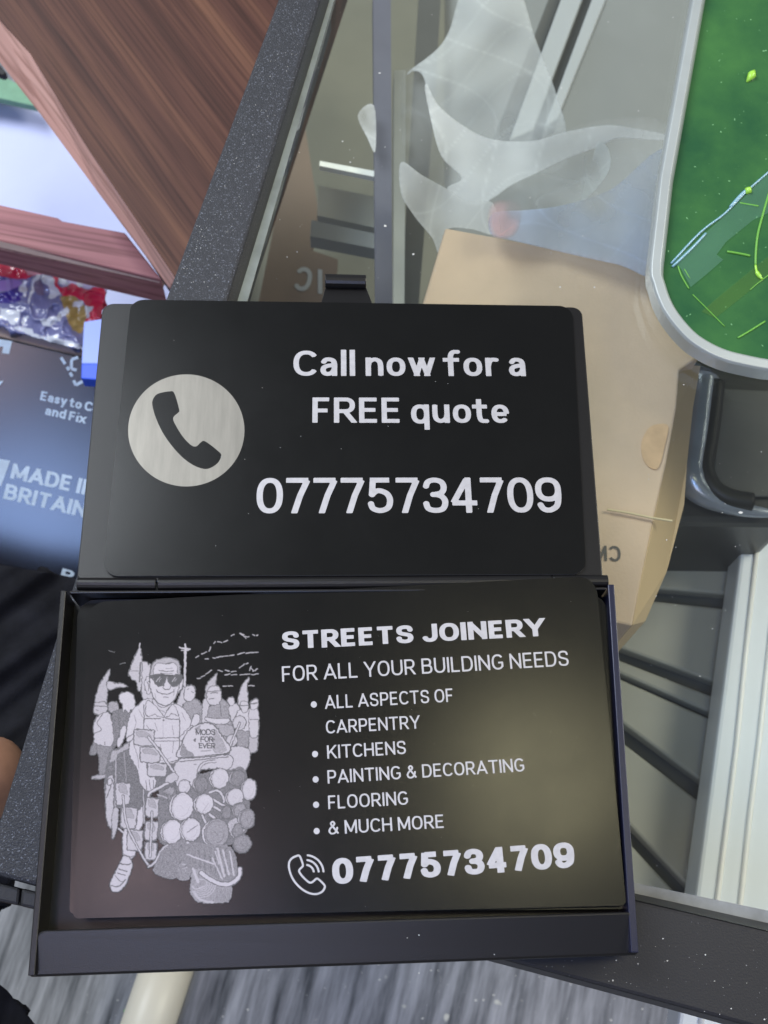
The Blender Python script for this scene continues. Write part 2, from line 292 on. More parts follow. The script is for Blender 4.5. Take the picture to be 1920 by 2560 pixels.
# glyph: width, ymin, ymax, strokes; a stroke is (points, extend) with extend for diagonals that run to a flat cut
G = {
 'O': (.86, 0, 1, [(RING, 0)]), '0': (.72, 0, 1, [(RING, 0)]),
 'C': (.80, 0, 1, [(arc(.55, .5, .55, .5, 36, 324, 28), 0)]),
 'G': (.84, 0, 1, [(arc(.52, .5, .52, .5, 38, 318, 28), 0), ([(.98, .12), (.98, .47)], 0), ([(.56, .45), (1.06, .45)], 0)]),
 'S': (.76, 0, 1, [(C_((.96, .76), (.86, .94), (.5, 1), (.13, .93), (.04, .74), (.16, .585), (.5, .505), (.86, .42), (.97, .25), (.85, .06), (.5, 0), (.12, .07), (.01, .26)), 0)]),
 'T': (.78, 0, 1, [([(-.12, 1), (1.12, 1)], 0), ([(.5, -.1), (.5, 1)], 0)]),
 'I': (.0, 0, 1, [([(.5, -.2), (.5, 1.2)], 0)]),
 'L': (.62, 0, 1, [([(0, -.2), (0, 1.2)], 0), ([(0, 0), (1.1, 0)], 0)]),
 'E': (.66, 0, 1, [([(0, -.2), (0, 1.2)], 0), ([(0, 0), (1.08, 0)], 0), ([(0, .51), (.98, .51)], 0), ([(0, 1), (1.08, 1)], 0)]),
 'F': (.62, 0, 1, [([(0, -.2), (0, 1.2)], 0), ([(0, .48), (.96, .48)], 0), ([(0, 1), (1.08, 1)], 0)]),
 'H': (.80, 0, 1, [([(0, -.2), (0, 1.2)], 0), ([(1, -.2), (1, 1.2)], 0), ([(0, .51), (1, .51)], 0)]),
 'N': (.82, 0, 1, [([(0, -.2), (0, 1.2)], 0), ([(1, -.2), (1, 1.2)], 0), ([(.0, 1), (1, 0)], 1)]),
 'M': (1.0, 0, 1, [([(0, -.2), (0, 1.2)], 0), ([(1, -.2), (1, 1.2)], 0), ([(.02, 1), (.5, .08)], 2), ([(.98, 1), (.5, .08)], 2)]),
 'J': (.66, 0, 1, [([(1, 1.2), (1, .34)] + arc(.5, .34, .5, .34, 0, -165, 14), 0)]),
 'U': (.80, 0, 1, [([(0, 1.2), (0, .38)] + arc(.5, .38, .5, .38, 180, 360, 18) + [(1, 1.2)], 0)]),
 'D': (.80, 0, 1, [([(0, -.2), (0, 1.2)], 0), ([(0, 1), (.45, 1)] + arc(.45, .5, .55, .5, 90, -90, 18) + [(0, 0)], 0)]),
 'P': (.72, 0, 1, [([(0, -.2), (0, 1.2)], 0), ([(0, 1), (.55, 1)] + arc(.55, .715, .45, .285, 90, -90, 14) + [(0, .43)], 0)]),
 'R': (.76, 0, 1, [([(0, -.2), (0, 1.2)], 0), ([(0, 1), (.52, 1)] + arc(.52, .725, .43, .275, 90, -90, 14) + [(0, .45)], 0), ([(.98, 0), (.50, .45)], 2)]),
 'B': (.76, 0, 1, [([(0, -.2), (0, 1.2)], 0), ([(0, 1), (.5, 1)] + arc(.5, .765, .41, .235, 90, -90, 14) + [(0, .53)], 0), ([(0, .53), (.54, .53)] + arc(.54, .265, .46, .265, 90, -90, 14) + [(0, 0)], 0)]),
 'K': (.78, 0, 1, [([(0, -.2), (0, 1.2)], 0), ([(.95, 1), (.05, .36)], 2), ([(1, 0), (.36, .58)], 2)]),
 'A': (.88, 0, 1, [([(-.02, 0), (.5, 1)], 1), ([(1.02, 0), (.5, 1)], 1), ([(.2, .27), (.8, .27)], 0)]),
 'Y': (.84, 0, 1, [([(0, 1), (.5, .40)], 2), ([(1, 1), (.5, .40)], 2), ([(.5, -.2), (.5, .46)], 0)]),
 'X': (.8, 0, 1, [([(0, 0), (1, 1)], 1), ([(0, 1), (1, 0)], 1)]),
 'V': (.84, 0, 1, [([(0, 1), (.5, 0)], 1), ([(1, 1), (.5, 0)], 1)]),
 '&': (.86, 0, 1, [(C_((1.02, .0), (.72, .30), (.34, .68), (.22, .86), (.42, 1), (.62, .86), (.52, .68), (.20, .50), (.02, .26), (.14, .05), (.42, 0), (.70, .10), (.88, .34), (.92, .5)), 0)]),
 '7': (.68, 0, 1, [([(-.14, 1), (1.05, 1)], 0), ([(1.0, 1.0), (.62, .5), (.30, -.1)], 0)]),
 '5': (.70, 0, 1, [([(.10, 1), (.98, 1)], 0), ([(.14, 1.1), (.06, .47)], 0), (C_((.04, .50), (.28, .63), (.55, .64), (.88, .53), (1, .32), (.88, .09), (.5, 0), (.12, .07), (0, .25)), 0)]),
 '3': (.70, 0, 1, [(C_((.02, .77), (.14, .94), (.48, 1), (.84, .93), (.95, .75), (.82, .58), (.45, .52)), 0), (C_((.35, .52), (.62, .51), (.88, .43), (1, .27), (.87, .06), (.5, 0), (.12, .06), (0, .25)), 0)]),
 '4': (.76, 0, 1, [([(.70, -.2), (.70, 1.2)], 0), ([(.64, 1.02), (-.02, .25)], 0), ([(-.08, .24), (1.1, .24)], 0)]),
 '9': (.72, 0, 1, [(arc(.5, .68, .5, .32, 0, 360, 28), 0), (C_((1, .68), (.99, .42), (.88, .14), (.52, 0), (.20, .04), (.04, .20)), 0)]),
 '1': (.42, 0, 1, [([(.9, -.2), (.9, 1.2)], 0), ([(.9, .98), (0, .72)], 0)]),
 'a': (.56, 0, .73, [(C_((.04, .80), (.22, .97), (.52, 1), (.84, .92), (.96, .68), (.96, .3)), 0), ([(.96, .62), (.96, -.2)], 0), (C_((.96, .60), (.5, .57), (.12, .47), (0, .27), (.12, .06), (.42, 0), (.76, .10), (.96, .34)), 0)]),
 'c': (.56, 0, .73, [(arc(.55, .5, .55, .5, 40, 320, 24), 0)]),
 'l': (.0, 0, 1.04, [([(.5, -.2), (.5, 1.2)], 0)]),
 'n': (.58, 0, .73, [([(0, -.2), (0, 1.2)], 0), (C_((0, .55), (.12, .86), (.52, 1), (.88, .88), (1, .58), (1, -.1)), 0)]),
 'u': (.58, 0, .73, [([(1, -.2), (1, 1.2)], 0), (C_((0, 1.1), (0, .42), (.12, .12), (.46, 0), (.86, .14), (1, .45)), 0)]),
 'o': (.62, 0, .73, [(RING, 0)]), 'e': (.60, 0, .73, [(arc(.5, .5, .5, .5, 0, 318, 26), 0), ([(.03, .48), (1.0, .48)], 0)]),
 'd': (.62, 0, 1.04, [([(1, -.2), (1, 1.2)], 0), (arc(.5, .34, .5, .34, 0, 360, 28), 0)]),
 'q': (.62, -.27, .73, [([(1, -.2), (1, 1.2)], 0), (arc(.5, .64, .5, .36, 0, 360, 28), 0)]),
 'w': (.90, 0, .73, [([(0, 1), (.25, 0)], 1), ([(.5, 1), (.25, 0)], 1), ([(.5, 1), (.75, 0)], 1), ([(1, 1), (.75, 0)], 1)]),
 'r': (.40, 0, .73, [([(0, -.2), (0, 1.2)], 0), (C_((0, .5), (.2, .84), (.6, 1), (1.2, .98)), 0)]),
 'f': (.48, 0, 1.04, [(C_((.30, -.1), (.30, .55), (.34, .84), (.6, .99), (1.15, 1)), 0), ([(-.5, .64), (1.2, .64)], 0)]),
 't': (.46, 0, .95, [(C_((.28, 1.2), (.28, .6), (.30, .22), (.52, .02), (1.15, 0)), 0), ([(-.5, .72), (1.2, .72)], 0)]),
 'i': (.0, 0, 1.0, [([(.5, -.2), (.5, .70)], 0), ([(.5, .98), (.5, 1.3)], 0)]),
 's': (.50, 0, .73, [(C_((.94, .78), (.8, .97), (.45, 1), (.1, .9), (.08, .68), (.3, .56), (.7, .46), (.95, .3), (.88, .08), (.5, 0), (.15, .05), (.0, .24)), 0)]),
 'y': (.58, -.27, .73, [([(0, 1), (.53, .3)], 2), ([(1, 1), (.30, -.1)], 1)]),
 'x': (.6, 0, .73, [([(0, 0), (1, 1)], 1), ([(0, 1), (1, 0)], 1)]),
 '/': (.4, 0, 1, [([(.1, 0), (.9, 1)], 1)]),
}
HW = .74                                         # level strokes are thinner than upright ones
def seg_sd(X, Y, pts, w, extend):
    pts = [np.array(p, float) for p in pts]
    if extend:
        d = pts[-1] - pts[0]; d = d / np.linalg.norm(d); pts[0] = pts[0] - d * w; pts[-1] = pts[-1] + d * w * (extend == 1)
    out = np.full(X.shape, 9.0); n = len(pts) - 1
    closed = np.linalg.norm(pts[0] - pts[-1]) < 1e-6
    for i in range(n):
        a, b = pts[i], pts[i + 1]; L = np.linalg.norm(b - a)
        if L < 1e-9: continue
        d = (b - a) / L; t = (X - a[0]) * d[0] + (Y - a[1]) * d[1]; q = np.abs((X - a[0]) * -d[1] + (Y - a[1]) * d[0]) - w / 2
        out = np.minimum(out, np.maximum(q, np.maximum(-t, t - L)))
        if i < n - 1 or closed: out = np.minimum(out, np.hypot(X - b[0], Y - b[1]) - w / 2)
    return out
def march(sd, x0, y0, h, V, F):                  # exact outline of the region sd < 0
    ny, nx = sd.shape; idx = {}
    def vtx(key, x, y):
        k = idx.get(key)
        if k is None: k = len(V); idx[key] = k; V.append((x, y))
        return k
    m = sd < 0
    cnt = m[:-1, :-1].astype(int) + m[1:, :-1] + m[:-1, 1:] + m[1:, 1:]
    for j, i in zip(*np.nonzero(cnt)):
        q = ((j, i), (j, i + 1), (j + 1, i + 1), (j + 1, i)); poly = []
        for k in range(4):
            a, b = q[k], q[(k + 1) % 4]; va, vb = sd[a], sd[b]
            if va < 0: poly.append(vtx(a, x0 + a[1] * h, y0 + a[0] * h))
            if (va < 0) != (vb < 0):
                t = va / (va - vb); key = (min(a, b), max(a, b))
                poly.append(vtx(key, x0 + (a[1] + (b[1] - a[1]) * t) * h, y0 + (a[0] + (b[0] - a[0]) * t) * h))
        if len(poly) > 2: F.append(tuple(poly))
def text_shape(s, w, track=.14, h=1 / 44, space=.34):
    V, F = [], []; x = 0.0; wy = w * HW; k = w / wy
    for ch in s:
        if ch == ' ': x += space; continue
        gw, y0, y1, st = G[ch]; W = gw + (w if gw == 0 else w * .45)
        xs = np.arange(x - 2 * h - .1, x + W + 2 * h + .1, h); ys = np.arange(y0 - 2 * h, y1 + 3 * h, h); X, Y = np.meshgrid(xs, ys)
        sd = np.full(X.shape, 9.0)
        for pts, ext in st:
            mp = [(x + w / 2 + px * (W - w), (y0 + wy / 2 + py * (y1 - y0 - wy)) * k) for px, py in pts]
            sd = np.minimum(sd, seg_sd(X, Y * k, mp, w, ext))
        sd = np.maximum(sd, np.maximum(y0 - Y, Y - y1))
        if ch in 'NM': sd = np.maximum(sd, np.maximum(x - X, X - x - W))
        if ch in '4': sd = np.maximum(sd, x - .02 - X)
        march(sd, xs[0], ys[0], h, V, F); x += W + track
    return V, F, x - track
def frame_on(A, B, T):                            # in-plane axes from a baseline and a point above it
    ex = B - A; W = np.linalg.norm(ex); ex = ex / W; t = T - A; ey = t - ex * (t @ ex); H = np.linalg.norm(ey); return ex, ey / H, W, H
def text_on(name, s, pl, left, right, cap, w, material, parent, off=.03, track=.14, mirror=False, conv=None, fit=True, space=.34):
    A, B = pl(*left), pl(*right); T = pl(left[0] + cap[0], left[1] + cap[1]); ex, ey, W, H = frame_on(A, B, T)
    V, F, tw = text_shape(s, w, track, space=space); n = np.cross(ex, ey)
    if n[2] < 0: n = -n
    sx = W / tw if fit else H
    P = [A + ex * ((tw - x if mirror else x) * sx) + ey * (y * H) + n * off for x, y in V]
    return mesh(name, P, F, material, parent)
def shape_on(name, sdf, x0, y0, x1, y1, h, conv, material, parent, off=.03):
    xs = np.arange(x0, x1, h); ys = np.arange(y0, y1, h); X, Y = np.meshgrid(xs, ys); V, F = [], []
    march(sdf(X, Y), xs[0], ys[0], h, V, F)
    P = [conv(x, y) + np.array([0, 0, off]) for x, y in V]
    return mesh(name, P, F, material, parent)
def poly_sd(X, Y, poly):
    poly = np.array(poly, float); inside = np.zeros(X.shape, bool); d = np.full(X.shape, 1e9)
    for i in range(len(poly)):
        a, b = poly[i - 1], poly[i]; e = b - a; L2 = e @ e + 1e-12
        t = np.clip(((X - a[0]) * e[0] + (Y - a[1]) * e[1]) / L2, 0, 1); d = np.minimum(d, np.hypot(X - a[0] - t * e[0], Y - a[1] - t * e[1]))
        c = ((a[1] > Y) != (b[1] > Y)) & (X < (b[0] - a[0]) * (Y - a[1]) / (b[1] - a[1] + 1e-12) + a[0]); inside ^= c
    return np.where(inside, -d, d)
def onv(U, V, pl):
    a, b, c = pl; X = (U * VS - 960) / 3000; Y = (V * VS - 1280) / 3000
    D = np.stack([X, Y, np.ones_like(X)], -1) @ RC; k = (a + b * CC[0] + c * CC[1] - CC[2]) / (D[..., 2] - b * D[..., 0] - c * D[..., 1])
    return CC + D * k[..., None]
def poly_at(pts, z): return [at(u, v, z) for u, v in pts]
def slab(name, label, cat, pts, z, thick, m, kind=None, group=None, bevel=0, r=0):
    P = poly_at(pts, z)
    if r: P = rounded(P, r)
    o = MB().prism(P, thick).make(name, m, bevel=bevel); return tag(o, label, cat, group, kind)

# ------------------------------------------------------------------ the setting: floor below
o = mesh('floor', [(-900, -700, -212), (900, -700, -212), (900, 1500, -212), (-900, 1500, -212)], [(0, 1, 2, 3)], M['floor'])
tag(o, 'dusty streaked grey floor below the glass frame', 'floor', kind='structure')

# ------------------------------------------------------------------ the glass in its black frame
ZB = 9.0
g = empty('framed_glass_lid', (0, 20, 0), 'clear glass pane set in a textured black metal frame under the card holder', 'glass lid')
outer = [(600, -40), (600, 0), (360, 640), (122, 1373), (0, 1767), (-60, 1960)]
outer[0] = (615, -40)
left = poly_at([(-60, 1872), (90, 1919), (103, 1895), (300, 1258), (492, 645), (692, 0), (704, -40)] + outer[0:1] + outer[1:5] + [(-60, 1960 - 90)], ZB)
lf = [(-75, 1868), (96, 1919), (300, 1262), (492, 645), (692, 0), (716, -80), (627, -80), (600, 0), (360, 640), (122, 1373), (0, 1767), (-40, 1880)]
lf = [(0, 1893), (82, 1915), (300, 1262), (492, 645), (692, 0), (716, -80), (627, -80), (600, 0), (360, 640), (122, 1373), (0, 1767), (-60, 1960 - 84)]
MB().prism(poly_at(lf, ZB), ZB + 12).make('left_bar', M['bar'], g, bevel=.7)
gk = [(492, 645), (692, 0), (716, -80), (736, -80), (711, 0), (512, 645), (330, 1262), (200, 1680), (180, 1680), (300, 1262)]
top = poly_at([(692, 0), (492, 645), (330, 1166)], ZB - .5); lo = poly_at([(712, 0), (513, 645), (352, 1166)], 1.0)
ext = lambda a, b, k: a + (a - b) * k
top = [ext(top[0], top[1], .15)] + top; lo = [ext(lo[0], lo[1], .15)] + lo
mb = MB()
for i in range(3): mb.prism([top[i], top[i + 1], lo[i + 1], lo[i]], (-2.5, 0, -3))
mb.make('gasket', M['gasket'], g)
fe = [(-60, 1890), (-60, 1936), (0, 1950), (44, 1958), (46, 1925), (0, 1910)]
MB().prism(poly_at([(-30, 1899), (44, 1918), (40, 1956), (-30, 1942)], ZB - 2.5), 8).make('corner_cap', M['bar_dark'], g, bevel=.5)
MB().prism(poly_at([(46, 1918), (110, 1934), (108, 1972), (42, 1957)], ZB - 2.3), 8).make('corner_cap', M['bar_dark'], g, bevel=.5)
fb = [(100, 1650), (1376, 1945), (1659, 2011), (1900, 2067), (1900, 2295), (1659, 2228), (1479, 2178), (1123, 2083), (100, 1810)]
MB().prism(poly_at(fb, ZB), ZB + 12).make('front_bar', M['bar_dark'], g, bevel=.6)
# chamfer from the front bar down to the glass
t0 = poly_at([(700, 1789), (1376, 1945), (1659, 2011), (1900, 2067)], ZB - .4); l0 = poly_at([(700, 1765), (1376, 1931), (1659, 1994), (1900, 2049)], 1.2)
mb = MB()
for i in range(3): mb.prism([t0[i], t0[i + 1], l0[i + 1], l0[i]], (0, -2, -3))
mb.make('gasket', M['gasket'], g)
e0 = poly_at([(700, 1748), (1376, 1908), (1659, 1967), (1900, 2018)], .25); e1 = poly_at([(700, 1772), (1376, 1937), (1659, 1999), (1900, 2052)], .25)
MB().prism(e0 + e1[::-1], .2).make('glass_edge', M['glass_edge_dark'], g)
a0 = poly_at([(352, 1166), (513, 645), (712, 0), (740, -90)], .25); a1 = poly_at([(363, 1166), (536, 645), (721, 0), (747, -90)], .25)
MB().prism(a0 + a1[::-1], .2).make('glass_edge', M['glass_edge'], g)
gp = poly_at([(352, 1166), (536, 645), (745, -90), (2300, -90), (2300, 2150), (1659, 1985), (1376, 1922), (340, 1680)], 0)
MB().prism(gp, 3.0).make('pane', M['glass'], g)

# ------------------------------------------------------------------ card holder: open metal case
h = empty('card_holder', (0, -30, 9.2), 'open black metal card holder lying across the black frame with cards inside', 'card holder')
LID = (17.2, 0, -.0847)
lidp = lambda u, v: on(u, v, LID)
lp = rounded([lidp(222, 655), lidp(1257, 663), lidp(1303, 1252), lidp(165, 1258)], [2.2, 2.0, .8, 1.6])
MB().prism(lp, 1.1).make('lid', M['case'], h, bevel=.25)
# thumb tab with its rolled end
A = lidp(690, 662); B = lidp(810, 662); ex = (B - A); W = np.linalg.norm(ex); ex /= W
ey = np.cross([0, 0, 1], ex); mb = MB()
k0 = poly_at([(690, 662), (808, 662), (791, 620), (703, 620)], 10.0)
k0[0] = lidp(690, 662) - [0, 0, .6]; k0[1] = lidp(808, 662) - [0, 0, .6]
mb.prism(k0, 1.0)
c0, c1 = at(702, 622, 10.4), at(791, 624, 10.4); ry = np.linalg.norm(at(745, 594, 10.4) - at(745, 622, 10.4)); prof = []
for i in range(9):
    q = math.radians(-30 + i * 22); prof.append((ry * (.5 - .5 * math.cos(math.radians(i * 22.5))), 1.5 * math.sin(math.radians(i * 22.5))))
n = len(prof); v = []
for c in (c0, c1):
    for y_, z_ in prof: v.append(c + ey * y_ + np.array([0, 0, z_]))
f = [(i, i + 1, n + i + 1, n + i) for i in range(n - 1)] + [tuple(range(n)), tuple(range(2 * n - 1, n - 1, -1)), (0, n, 2 * n - 1, n - 1)]
mb.add(v, f); mb.make('thumb_tab', M['case'], h, bevel=.15)
# hinge barrel in knuckles
hz = 16.7; hl = [(168, 1262), (338, 1263), (342, 1263), (1190, 1256), (1194, 1256), (1312, 1256)]
for i in (0, 2, 4): MB().tube([at(*hl[i], hz), at(*hl[i + 1], hz)], 1.15, 16).make('hinge_knuckle', M['case'], h, smooth=False, bevel=.12)
# tray
tf = poly_at([(132, 1276), (1326, 1263), (1377, 2050), (64, 2100)], ZT)
fl = [np.array([p[0], p[1], 11.0]) for p in tf]
MB().prism(fl, 1.0).make('tray_floor', M['case'], h)
def wall(name, a, b, a2, b2, m):
    P = poly_at([a, b], ZT) + poly_at([b2, a2], ZT); return MB().prism(P, 7.6).make(name, m, h, bevel=.18)
wall('side_wall', (131, 1275), (60, 2108), (143, 1275), (75, 2108), M['case'])
wall('side_wall', (1313, 1262), (1363, 2058), (1327, 1262), (1380, 2058), M['sheen_edge'])
wall('rear_wall', (150, 1276), (1310, 1268), (150, 1282), (1310, 1274), M['case'])
# lip: rolled front edge
lt = poly_at([(79, 2010), (1369, 1969)], ZT + .15); lb = [on(1381, 2063, (ZT - 1.9, 0, 0)), on(60, 2111, (ZT - 1.9, 0, 0))]
lpoly = rounded([lt[0], lt[1], lb[0], lb[1]], [1.6, 1.2, .6, .6])
MB().prism(lpoly, 1.0).make('front_lip', M['case'], h, bevel=.4, seg=3)
fw = [lb[1] + [.4, .6, -.9], lb[0] + [-.4, .6, -.9], lb[0] + [-.4, 1.6, -.9], lb[1] + [.4, 1.6, -.9]]
MB().prism(fw, 5.6).make('front_wall', M['case'], h, bevel=.3)

# ------------------------------------------------------------------ cards
def card(name, label, pl, corners, rad, cat='business card', thick=.45):
    P = rounded([on(u, v, pl) for u, v in corners], rad, 9); base = sum(P) / len(P); base = base - [0, 0, thick]
    c = empty(name, base, label, cat)
    n = len(P); mb = MB().prism(P, thick, 0, 1); mb.make('card_face', [M['satin'], M['card_edge']], c)
    return c
PT = (16.9 + .03 * 27, .020, .030)
low = card('business_card', 'blank edged black metal card beneath the illustrated top card', (15.3, .012, .012),
           [(168, 1296), (1309, 1284), (1361, 1963), (150, 1974)], [3, 3, .8, .8])
tc = card('business_card', 'black metal card in the tray with engraved scooter rider picture and service list', PT,
          [(190, 1301), (1287, 1244), (1353, 1956), (158, 1984)], [3.2, 3.2, .8, .8])
PL = (17.2 + .55, 0, -.0847)
lc = card('business_card', 'black metal card lying on the open lid, engraved with a round telephone emblem', PL,
          [(283, 647), (1236, 661), (1266, 1240), (222, 1244)], 2.6, thick=.4)
Z3 = lambda x, y: S((200 + x / 1.238, 720 + y / 1.238))
Z2 = lambda x, y: S((660 + x / 1.975, 1500 + y / 1.975))
def txt(name, s, pl, zoom, l, r, cap, w, c, **k):
    a, b = zoom(*l), zoom(*r); t = zoom(l[0] + cap[0], l[1] + cap[1])
    return text_on(name, s, lambda u, v: on(u, v, pl), a, b, (t[0] - a[0], t[1] - a[1]), w, k.pop('m', M['engrave']), c, **k)
txt('offer_lettering', 'Call now for a', PL, Z3, (660, 272), (1382, 273), (1, -78), .205, lc, track=.125, space=.27)
txt('offer_lettering', 'FREE quote', PL, Z3, (719, 417), (1330, 418), (1, -78), .205, lc, track=.125, space=.27)
txt('phone_number', '07775734709', PL, Z3, (545, 698), (1495, 695), (1, -110), .19, lc, track=.075)
pv = lambda zoom, pl: (lambda x, y: on(*zoom(x, y), pl))
hs = crom([(226, 345), (240, 328), (278, 320), (292, 326), (307, 376), (304, 386), (288, 403), (300, 432), (322, 465), (346, 488), (361, 490), (374, 478), (388, 475), (430, 507), (437, 520), (427, 541), (404, 557), (383, 560), (352, 549), (318, 525), (283, 487), (254, 444), (233, 397), (224, 362)], 4, True)
def disc_sd(X, Y):
    a = 176.5 - 0 * X; d = (np.hypot((X - 329) / 180, (Y - 441) / 173.5) - 1) * 176
    return np.maximum(d, -poly_sd(X, Y, hs))
shape_on('telephone_emblem', disc_sd, 140, 258, 520, 626, 4.0, pv(Z3, PL), M['disc'], lc)

txt('company_name', 'STREETS JOINERY', PT, Z2, (89, 246), (1389, 177), (-4, -89), .275, tc, track=.09, space=.32)
txt('slogan', 'FOR ALL YOUR BUILDING NEEDS', PT, Z2, (90, 404), (1508, 324), (-3, -76), .155, tc, track=.15, space=.36)
for s, l, r, cp in (('ALL ASPECTS OF', (303, 538), (936, 502), -66), ('CARPENTRY', (307, 660), (771, 634), -65), ('KITCHENS', (313, 784), (703, 760), -66),
                    ('PAINTING & DECORATING', (315, 907), (1288, 846), -66), ('FLOORING', (318, 1033), (713, 1010), -67), ('& MUCH MORE', (318, 1159), (890, 1125), -67)):
    txt('service_line', s, PT, Z2, l, r, (-3, cp), .168, tc, track=.15, space=.36)
for x, y in ((246, 516), (252, 761), (255, 886), (257, 1011), (260, 1141)):
    shape_on('bullet_point', lambda X, Y: np.hypot(X - x, (Y - y) * .95) - 15, x - 20, y - 20, x + 21, y + 21, 3, pv(Z2, PT), M['engrave'], tc)
txt('phone_number', '07775734709', PT, Z2, (340, 1405), (1539, 1320), (-4, -128), .285, tc, track=.075)
ol = crom([(123, 1302), (136, 1277), (163, 1263), (177, 1266), (192, 1306), (188, 1318), (176, 1330), (174, 1342), (190, 1365), (214, 1388), (228, 1396), (241, 1391), (256, 1378), (268, 1378), (297, 1406), (299, 1422), (286, 1441), (258, 1452), (226, 1448), (188, 1428), (150, 1389), (128, 1343)], 4, True)
def icon_sd(X, Y):
    d = np.abs(poly_sd(X, Y, ol)) - 5
    for r in (88, 64, 40):
        q = np.abs(np.hypot(X - 206, Y - 1348) - r) - 5; q = np.maximum(q, np.maximum(206 + r * .06 - X, Y - 1345)); d = np.minimum(d, q)
    return d
shape_on('telephone_icon', icon_sd, 108, 1245, 312, 1466, 3.0, pv(Z2, PT), M['engrave'], tc)

# ---- the engraved drawing: a flat picture, drawn shape by shape on a fine grid
ZA = lambda x, y: S((200 + x / 2.989, 1560 + y / 2.989))
STEP = 2.5; ax = np.arange(66, 1350, STEP); ay = np.arange(60, 2110, STEP); AX, AY = np.meshgrid(ax, ay); ink = np.zeros(AX.shape)
nrs = np.random.RandomState(3)
def blur(a, n):
    for _ in range(n):
        a = (a + np.roll(a, 1, 0) + np.roll(a, -1, 0) + np.roll(a, 1, 1) + np.roll(a, -1, 1)) / 5
    return a
wob = [blur(nrs.randn(*AX.shape), 10) * 16 for _ in range(2)]
grain = blur(nrs.randn(*AX.shape), 1); hatch = np.sin((AX * .8 + AY) * .55 + wob[0] * 2)
def win(pts, pad):
    p = np.array(pts); i0 = max(0, int((p[:, 0].min() - pad - ax[0]) / STEP)); i1 = min(len(ax), int((p[:, 0].max() + pad - ax[0]) / STEP) + 2)
    j0 = max(0, int((p[:, 1].min() - pad - ay[0]) / STEP)); j1 = min(len(ay), int((p[:, 1].max() + pad - ay[0]) / STEP) + 2); return slice(j0, max(j0, j1)), slice(i0, max(i0, i1))
def comp(w, sd, val, tex=0.):
    al = np.clip(.5 - sd / (STEP * 1.1), 0, 1); v = val + tex * (.5 * hatch[w] + .6 * grain[w]); ink[w] = ink[w] * (1 - al) + np.clip(v, 0, 1) * al
def F(pts, val, edge=.20, tex=None, smooth=True, ew=5):
    ew = ew * 1.2
    q = crom(pts, 5, True) if smooth else pts; w = win(q, 12); X = AX[w] + wob[0][w]; Y = AY[w] + wob[1][w]
    if X.size == 0: return
    sd = poly_sd(X, Y, q)
    if edge is not None: comp(w, np.abs(sd) - ew / 2, edge)
    comp(w, sd + (ew / 2 if edge is not None else 0), val, (.16 if val < .7 else .05) if tex is None else tex)
def Ln(pts, wd_=6, val=.25, smooth=True):
    if val < .45: wd_ = wd_ * 1.12; val *= .7
    q = crom(pts, 5) if smooth and len(pts) > 2 else pts; w = win(q, wd_ + 8); X = AX[w] + wob[0][w] * .6; Y = AY[w] + wob[1][w] * .6
    if X.size == 0: return
    d = np.full(X.shape, 1e9)
    for a, b in zip(q[:-1], q[1:]):
        a = np.array(a, float); e = np.array(b, float) - a; t = np.clip(((X - a[0]) * e[0] + (Y - a[1]) * e[1]) / (e @ e + 1e-9), 0, 1); d = np.minimum(d, np.hypot(X - a[0] - t * e[0], Y - a[1] - t * e[1]))
    comp(w, d - wd_ / 2, val, .05)
def Rod(pts, wd_=14, val=.9): Ln(pts, wd_ + 9, .26); Ln(pts, wd_, val)
def E(cx, cy, rx, ry, val, ring=None, tilt=.12):
    p = [(cx + rx * math.cos(a) + ry * tilt * math.sin(a) * -.4, cy + ry * math.sin(a)) for a in [k * math.pi / 10 for k in range(20)]]
    if ring: F([(cx - rx * .16 + (x - cx) * 1.06, y) for x, y in p], ring, ew=6)
    F(p, val, ew=6)
    if rx > 40:                                  # bezel line and a shading crescent on the lens
        q = [(cx + (x - cx) * .84 - rx * .03, cy + (y - cy) * .86) for x, y in p]; Ln(q[4:17], 3.5, max(.3, val - .3)); Ln([(cx + (x - cx) * .62, cy + (y - cy) * .66) for x, y in p][0:6], 3, max(.25, val - .28)); Ln([(cx - rx * .2, cy - ry * .1), (cx + rx * .1, cy + ry * .15)], 3, max(.25, val - .22))
for a in ((1130, 88, 1150, 78), (1195, 72, 1225, 82), (1232, 92, 1262, 96), (1290, 80, 1305, 85), (1318, 84, 1326, 84), (1000, 145, 1010, 130), (1030, 132, 1060, 138), (1075, 136, 1105, 122), (966, 203, 976, 172), (866, 250, 886, 238),
          (910, 225, 945, 210), (935, 262, 960, 262), (995, 254, 1012, 256), (1020, 252, 1055, 241), (1062, 243, 1108, 236), (1118, 238, 1150, 230), (1180, 228, 1232, 212), (1242, 218, 1330, 211), (1190, 330, 1225, 302), (1236, 301, 1258, 293),
          (1266, 350, 1280, 316), (1292, 355, 1325, 336), (940, 376, 982, 346), (1030, 345, 1064, 356), (1086, 345, 1115, 355), (1130, 356, 1166, 352), (876, 405, 900, 405), (906, 396, 932, 388), (1082, 381, 1120, 372), (1130, 379, 1170, 378),
          (1196, 380, 1270, 371), (1282, 378, 1330, 372), (1070, 465, 1095, 465), (1106, 463, 1140, 463), (1215, 456, 1226, 446), (1260, 462, 1300, 462), (1200, 72, 1240, 106), (1280, 330, 1296, 352)):
    Ln([a[:2], a[2:]], 5.5, .78)
Ln([(300, 298), (336, 292)], 4, .28); Ln([(215, 200), (260, 212)], 3, .15)
Ln([(788, 182), (780, 560)], 17, .86); Ln([(746, 178), (822, 190)], 11, .86); Ln([(760, 196), (810, 198)], 8, .8); Ln([(786, 155), (790, 190)], 12, .86)
F([(455, 300), (462, 284), (500, 283), (506, 310), (530, 318), (545, 590), (472, 592)], .84)
